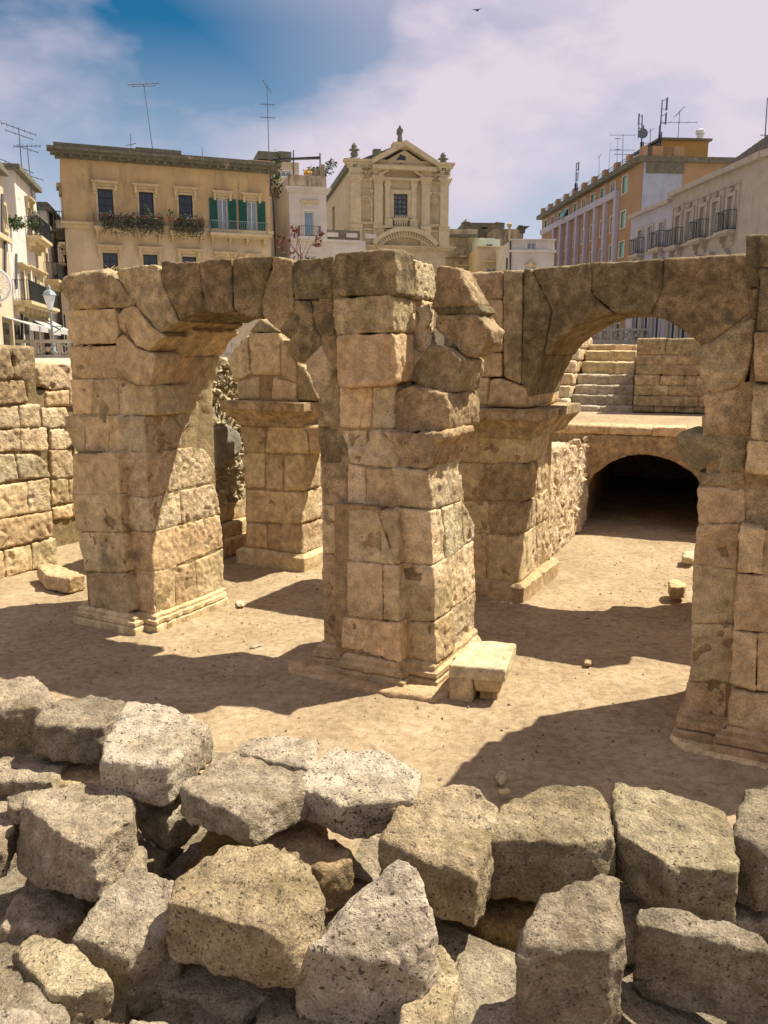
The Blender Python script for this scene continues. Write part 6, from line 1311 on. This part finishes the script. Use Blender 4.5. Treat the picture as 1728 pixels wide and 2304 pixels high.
BL = Fac(40, 46, 2); q = rect(BL, 'c13', 0, 1992, 640, 2150)
balustrade('pale balustrade with crossed panels behind the left wall, below the houses', BL, q[0]-14, q[1]+14, PZ, BL.f('c13', 400, 2128)[1], BL.f('c13', 400, 2022)[1], BL.f('c13', 400, 1992)[1], 1.35)
BR = Fac(1380, 58, 1); z_ = [BR.f('c5', 950, y)[1] for y in (512, 466, 453)]
sb0, sb1 = BR.f('c5', 640, 480)[0], BR.f('c5', 1330, 480)[0]
balustrade('pale balustrade with crossed panels seen through the right arch above the steps', BR, sb0, sb1, PZ, z_[0], z_[1], z_[2], (BR.f('c5', 990, 480)[0]-BR.f('c5', 935, 480)[0]))

# ---- antennas on the roofs
def yagi(mb, p, dr, L_, n, w0):
    p = np.array(p); dr = np.array(dr)/np.linalg.norm(dr); sd = np.cross(dr, [0, 0, 1]); a, b = p-dr*L_/2, p+dr*L_/2; mb.tube(a, b, .025, n=4)
    for k in range(n):
        c_ = a+(b-a)*k/(n-1); w_ = w0*(1-.5*k/n); mb.tube(c_-sd*w_-np.array([0, 0, .0]), c_+sd*w_, .018, n=4)
def mast(label, c, xb, yb, xt, yt, Y_, arms, r=.035, name='tv_antenna', kind='antenna'):
    a = ony(c, xb, yb, Y_); b = ony(c, xt, yt, Y_); o = empty(name, a-np.array([0, 0, .3]), label, kind, 'rooftop antennas')
    mb = MB(); mb.tube(a-np.array([0, 0, .6]), b, r, r*.7, n=6); mb.build('mast', M['steel'], o)
    if arms:
        mb = MB()
        for t, dr, L_, n, w0 in arms: yagi(mb, a+(b-a)*t, dr, L_, n, w0)
        tag(mb.build('antenna_array', M['steel'], o), kind='stuff')
    return o
mast('tall thin antenna on the ochre palazzo skylight', 'c9', 712, 65, 648, -355, 63, [(.995, (1, .1, .08), 2.2, 6, .5), (.96, (1, .1, .05), 1.6, 3, .35)])
mast('short stub antenna left of the skylight on the ochre palazzo', 'c9', 556, 95, 554, 0, 62, [(.15, (1, .3, .3), .7, 3, .2)])
mast('tiny rod on the ochre palazzo parapet', 'c9', 1070, 145, 1068, 100, 62, [])
mast('tall antenna mast between the ochre palazzo and the pale house', 'c10', 90, 290, 75, -240, 66, [(.99, (.6, .3, -.8), .9, 5, .35), (.72, (1, .2, 0), 1.0, 4, .3), (.52, (1, .2, 0), 1.0, 4, .3)])
mast('tall antenna with a big comb head on the whitewashed house', 'c13', 200, 540, 165, 110, 52, [(.98, (1, .4, -.3), 1.9, 7, .55), (.86, (1, .3, -.3), 1.5, 4, .35)])
mast('second comb antenna on the whitewashed house, slightly lower', 'c13', 275, 600, 240, 265, 54, [(.98, (.8, .4, .1), 1.5, 7, .5), (.9, (.8, .4, -.2), 1.2, 4, .35)])
mast('low sideways antenna at the front of the whitewashed house', 'c13', 143, 490, 140, 440, 50, [(.9, (1, .4, -.4), 1.9, 6, .4)])
mast('low horizontal antenna behind the whitewashed house eaves', 'c13', 270, 600, 268, 535, 53, [(.98, (1, .4, -.3), 1.5, 5, .3)])
mast('short rod on the cream house roof', 'c13', 347, 850, 344, 795, 58, [])
mast('forked antenna on the ochre stair tower', 'c12', 1022, 298, 1035, 90, 79, [(.6, (1, 0, 0), 3.2, 5, .4), (.96, (1, .3, 1), 1.2, 5, .4)])
mast('thin antenna left of the forked one', 'c12', 827, 335, 828, 215, 79, [(.12, (1, 0, 0), 1.4, 3, .3), (.85, (1, 0, .6), .8, 3, .2)])
mast('spindly antenna with four arms on the orange block', 'c12', 632, 430, 634, 262, 84, [(.99, (1, 0, 0), 2.3, 3, .3), (.36, (1, 0, 0), 2.2, 4, .3), (.18, (1, 0, 0), 1.6, 4, .3)])
mast('thin knobbly rod on the orange block roof', 'c12', 592, 450, 598, 280, 85, [(.5, (1, 0, 0), .5, 3, .1), (.95, (1, 0, 0), .5, 3, .1)], r=.025)
mast('thin rod with a small dark head on the orange block roof', 'c12', 465, 525, 467, 412, 90, [(.98, (1, 0, 1), .5, 4, .2)], r=.025)
mast('faint rod between the dark-headed rod and the spindly antenna', 'c12', 535, 490, 545, 320, 87, [], r=.02)
mast('mast at the right edge above the pale palazzo', 'c12', 1637, 330, 1655, 0, 50, [(.2, (1, 0, 0), .5, 3, .1)], r=.04)
def cell(label, c, xb, yb, xt, yt, Y_, panels, dish=None):
    o = mast(label, c, xb, yb, xt, yt, Y_, [], r=.07, name='phone_mast', kind='phone mast')
    mb = MB()
    for x0, y0, x1, y1 in panels:
        a, b = ony(c, x0, y1, Y_), ony(c, x1, y0, Y_); mb.box(a[0], b[0], Y_-.35, Y_-.15, a[2], b[2])
        for t in (.15, .85): z = a[2]+(b[2]-a[2])*t; mb.tube(((a[0]+b[0])/2, Y_-.15, z), (float(ony(c, (xb+xt)/2, (yb+yt)/2, Y_)[0]), Y_, z), .03, n=4)
    mb.build('panel_aerial', M['steel'], o)
    if dish:
        p_ = ony(c, *dish, Y_); mb = MB(); mb.tube((p_[0], Y_-.5, p_[2]), (p_[0], Y_-.3, p_[2]), .42, .38, n=16); mb.build('dish', M['steel'], o)
    p_ = ony(c, (xb*3+xt)/4, (yb*3+yt)/4, Y_); q_ = ony(c, xb, yb, Y_); mb = MB()
    for k in range(3): mb.tube((q_[0]+.12*(k-1), Y_-.12, q_[2]), (p_[0]+.12*(k-1), Y_-.12, p_[2]), .05, n=5)
    mb.build('cable', M['iron'], o)
    return o
cell('phone mast with a round dish at the end of the orange block roof', 'c12', 765, 380, 770, 120, 77, [(734, 118, 745, 200), (733, 205, 741, 290), (769, 200, 776, 235)], (763, 262))
cell('tallest phone mast, beside the ochre stair tower', 'c12', 890, 320, 912, 15, 78, [(930, 5, 944, 95), (924, 112, 936, 195), (880, 200, 892, 270)])
cell('small phone mast halfway along the orange block roof', 'c12', 300, 655, 305, 460, 92, [(311, 457, 320, 520), (309, 530, 315, 590), (297, 545, 303, 610)])
p_ = ony('c12', 1178, 285, 80); mb = MB(); mb.lathe((p_[0], 80, float(ony('c12', 1178, 298, 80)[2])-.05), [(.3, 0), (.3, .5), (.42, .55), (.42, .85), (.1, 1.0)], 10); tag(mb.build('roof_vent', M['wframe']), 'small round vent on the ochre stair tower roof', 'vent')
p_ = ony('c0', 1031, 22, 60); mb = MB(); x, z = float(p_[0]), float(p_[2])
mb.lathe((x, 60, z-.03), [(.02, -.05), (.1, 0), (.09, .06), (.02, .1)], 6); mb.add([(x-.35, 60.1, z+.1), (x, 59.9, z+.02), (x, 60.15, z+.04), (x+.3, 60, z+.12), (x, 60.05, z-.03)], [(0, 1, 2), (1, 3, 2), (0, 4, 1), (1, 4, 3)]); tag(mb.build('bird', M['iron']), 'small dark bird flying high in the sky', 'bird')

# ------------------------------------------------------------------ small things in the arena
# fallen cornice block with a projecting slab top
def cpt(c, x, y, z): return onz(c, x, y, z)
zs = .46
tq = [cpt('c7', x, y, zs) for x, y in pts('1250,1462 1370,1330 1495,1328 1625,1342 1565,1488')]
Sb = empty('fallen_cornice', np.mean(tq, 0)*np.array([1, 1, 0]), 'fallen cornice block with a flat bright top at the foot of the middle pier', 'fallen stone')
n = len(tq); me, cc = rock(poly_mesh([p+np.array([0, 0, -.17]) for p in tq]+tq, [tuple(range(n)), tuple(range(2*n-1, n-1, -1))]+[(i, n+i, n+(i+1) % n, (i+1) % n) for i in range(n)]), .02, bev=.008, smooth=1, amp=.008, rough=.005); link('slab', me, M['rough'], Sb, cc)
lg = [cpt('c7', x, y, zs) for x, y in pts('1252,1464 1382,1474 1440,1400 1330,1385')]; me, cc = rock(poly_mesh([p*np.array([1, 1, 0])+np.array([0, 0, -.02]) for p in lg]+[p+np.array([0, 0, -.16]) for p in lg], [(0, 1, 2, 3), (7, 6, 5, 4), (0, 4, 5, 1), (1, 5, 6, 2), (2, 6, 7, 3), (3, 7, 4, 0)]), .02, bev=.008, smooth=2, amp=.01, rough=.006); link('end_block', me, M['warm'], Sb, cc)
md_ = [cpt('c7', x, y, zs) for x, y in pts('1382,1474 1545,1484 1590,1380 1440,1372')]; mb_ = [p*np.array([1, 1, 0])+np.array([0, 0, .12]) for p in md_]; ce = np.mean(mb_, 0); mb_ = [ce+(p-ce)*.85 for p in mb_]
me, cc = rock(poly_mesh(mb_+[p+np.array([0, 0, -.16]) for p in md_], [(0, 1, 2, 3), (7, 6, 5, 4), (0, 4, 5, 1), (1, 5, 6, 2), (2, 6, 7, 3), (3, 7, 4, 0)]), .02, bev=.008, smooth=2, amp=.01, rough=.006); link('moulded_underside', me, M['warm'], Sb, cc)
mb = MB(); q_ = [ce+(p-ce)*np.array([.7, .7, 0])-np.array([0, 0, .0]) for p in mb_]; mb.hexa([p*np.array([1, 1, 0]) for p in q_]+[p*np.array([1, 1, 0])+np.array([0, 0, .115]) for p in q_]); mb.build('prop_stone', M['warmdark'], Sb)
slant_block('fallen_stone', 'long broken stone lying beside the left pier', 'fallen stone', 'c6', '250,1070 330,1065 440,1120 535,1130 530,1170 400,1140 300,1130', .30, 80, 'warm', vox=.022, bev=.02)
slant_block('fallen_stone', 'small square stone lying in the shade before the tunnel', 'fallen stone', 'c8', '1115,1000 1130,990 1200,992 1208,1010 1195,1030 1120,1030', .30, 52, 'warm', vox=.02, bev=.01)
slant_block('fallen_stone', 'low grey stone at the foot of the right wall near the tunnel', 'fallen stone', 'c8', '1195,838 1260,832 1270,850 1240,868 1190,862', .22, 25, 'pale', vox=.025, bev=.01)
slant_block('fallen_stone', 'bright chip of stone beside the left pier base', 'fallen stone', 'c6', '1530,1300 1580,1295 1600,1325 1560,1340 1535,1325', .06, 6, 'rough', vox=.015, bev=.0)
slant_block('fallen_stone', 'thin white tile lying on the sand between left and middle piers', 'fallen stone', 'c7', '150,1355 215,1342 220,1352 155,1364', .03, 5, 'greyp', vox=.012, bev=0)
slant_block('fallen_stone', 'pale lump on the sand just behind the heap', 'fallen stone', 'c2', '480,570 500,545 525,545 520,585 490,600', .10, 10, 'pale', vox=.015, bev=0)
slant_block('fallen_stone', 'rounded pebble behind the heap below the pale lump', 'fallen stone', 'c2', '497,625 530,615 548,630 530,645 500,640', .10, 6, 'warm', vox=.015, bev=0)
slant_block('fallen_stone', 'dark little stone in the shade right of the middle pier', 'fallen stone', 'c8', '648,1435 670,1425 688,1440 680,1455 650,1450', .07, 5, 'warmdark', vox=.014, bev=0)
def gp():
    while True:
        x, y = random.uniform(-6, 6.5), random.uniform(6.2, 18)
        if abs(x) < y*.5: return (x, y, .005)
o = lump_part('pebbles', 800, gp, .006, .028, M['greyp'], None); tag(o, 'scattered pebbles and chips on the sandy floor', 'pebbles', kind='stuff')
o = lump_part('twigs', 380, gp, .006, .018, plain('dark_litter', (.10, .075, .045), grain=.3), None); tag(o, 'scattered dark bits of litter and twigs on the sandy floor', 'litter', kind='stuff')
# dry weeds on top of the near arch
def weed(label, c, x, y, d, h, n, mat, spread=.35, leaves=None):
    s, z = FR.f(c, x, y, d); base = FR.w(s, d, z-.08); mb = MB()
    for k in range(n):
        a = random.uniform(0, 6.28); t = base+np.array([math.cos(a)*spread*random.uniform(.3, 1), math.sin(a)*spread*random.uniform(.3, 1), h*random.uniform(.6, 1)]); m_ = base+(t-base)*.55+np.array([random.uniform(-.05, .05)]*2+[h*.12])
        mb.tube(base+np.array([random.uniform(-.04, .04), random.uniform(-.04, .04), 0]), m_, .006, .005, 4); mb.tube(m_, t, .005, .002, 4)
    o = empty('dry_weed', base, label, 'weed', 'weeds on top of the arch'); mb.build('stem', M[mat], o)
    if leaves: foliage('leaf', M[leaves], o, [(base+np.array([random.uniform(-spread, spread)*.8, 0, h*random.uniform(.3, .95)]), (.06, .06, .09), 14, .028, .03) for _ in range(9)])
weed('reddish dry weed on top of the middle pier', 'c10', 350, 1130, .3, .40, 7, 'redleaf', .34, 'redleaf')
weed('straw-coloured dry stalks on top of the near arch', 'c9', 1290, 890, .3, .16, 12, 'dry', .4)
weed('pale bent twig at the left top of the near arch', 'c9', 430, 990, .4, .22, 5, 'dry', .14)
weed('thin upright stalk on the near arch keystones', 'c9', 1085, 915, .3, .26, 3, 'dry', .06)
weed('low dry tuft left on the near arch', 'c9', 900, 925, .25, .10, 8, 'dry', .18)
# ------------------------------------------------------------------ tidy up
bpy.data.objects.remove(TMP)
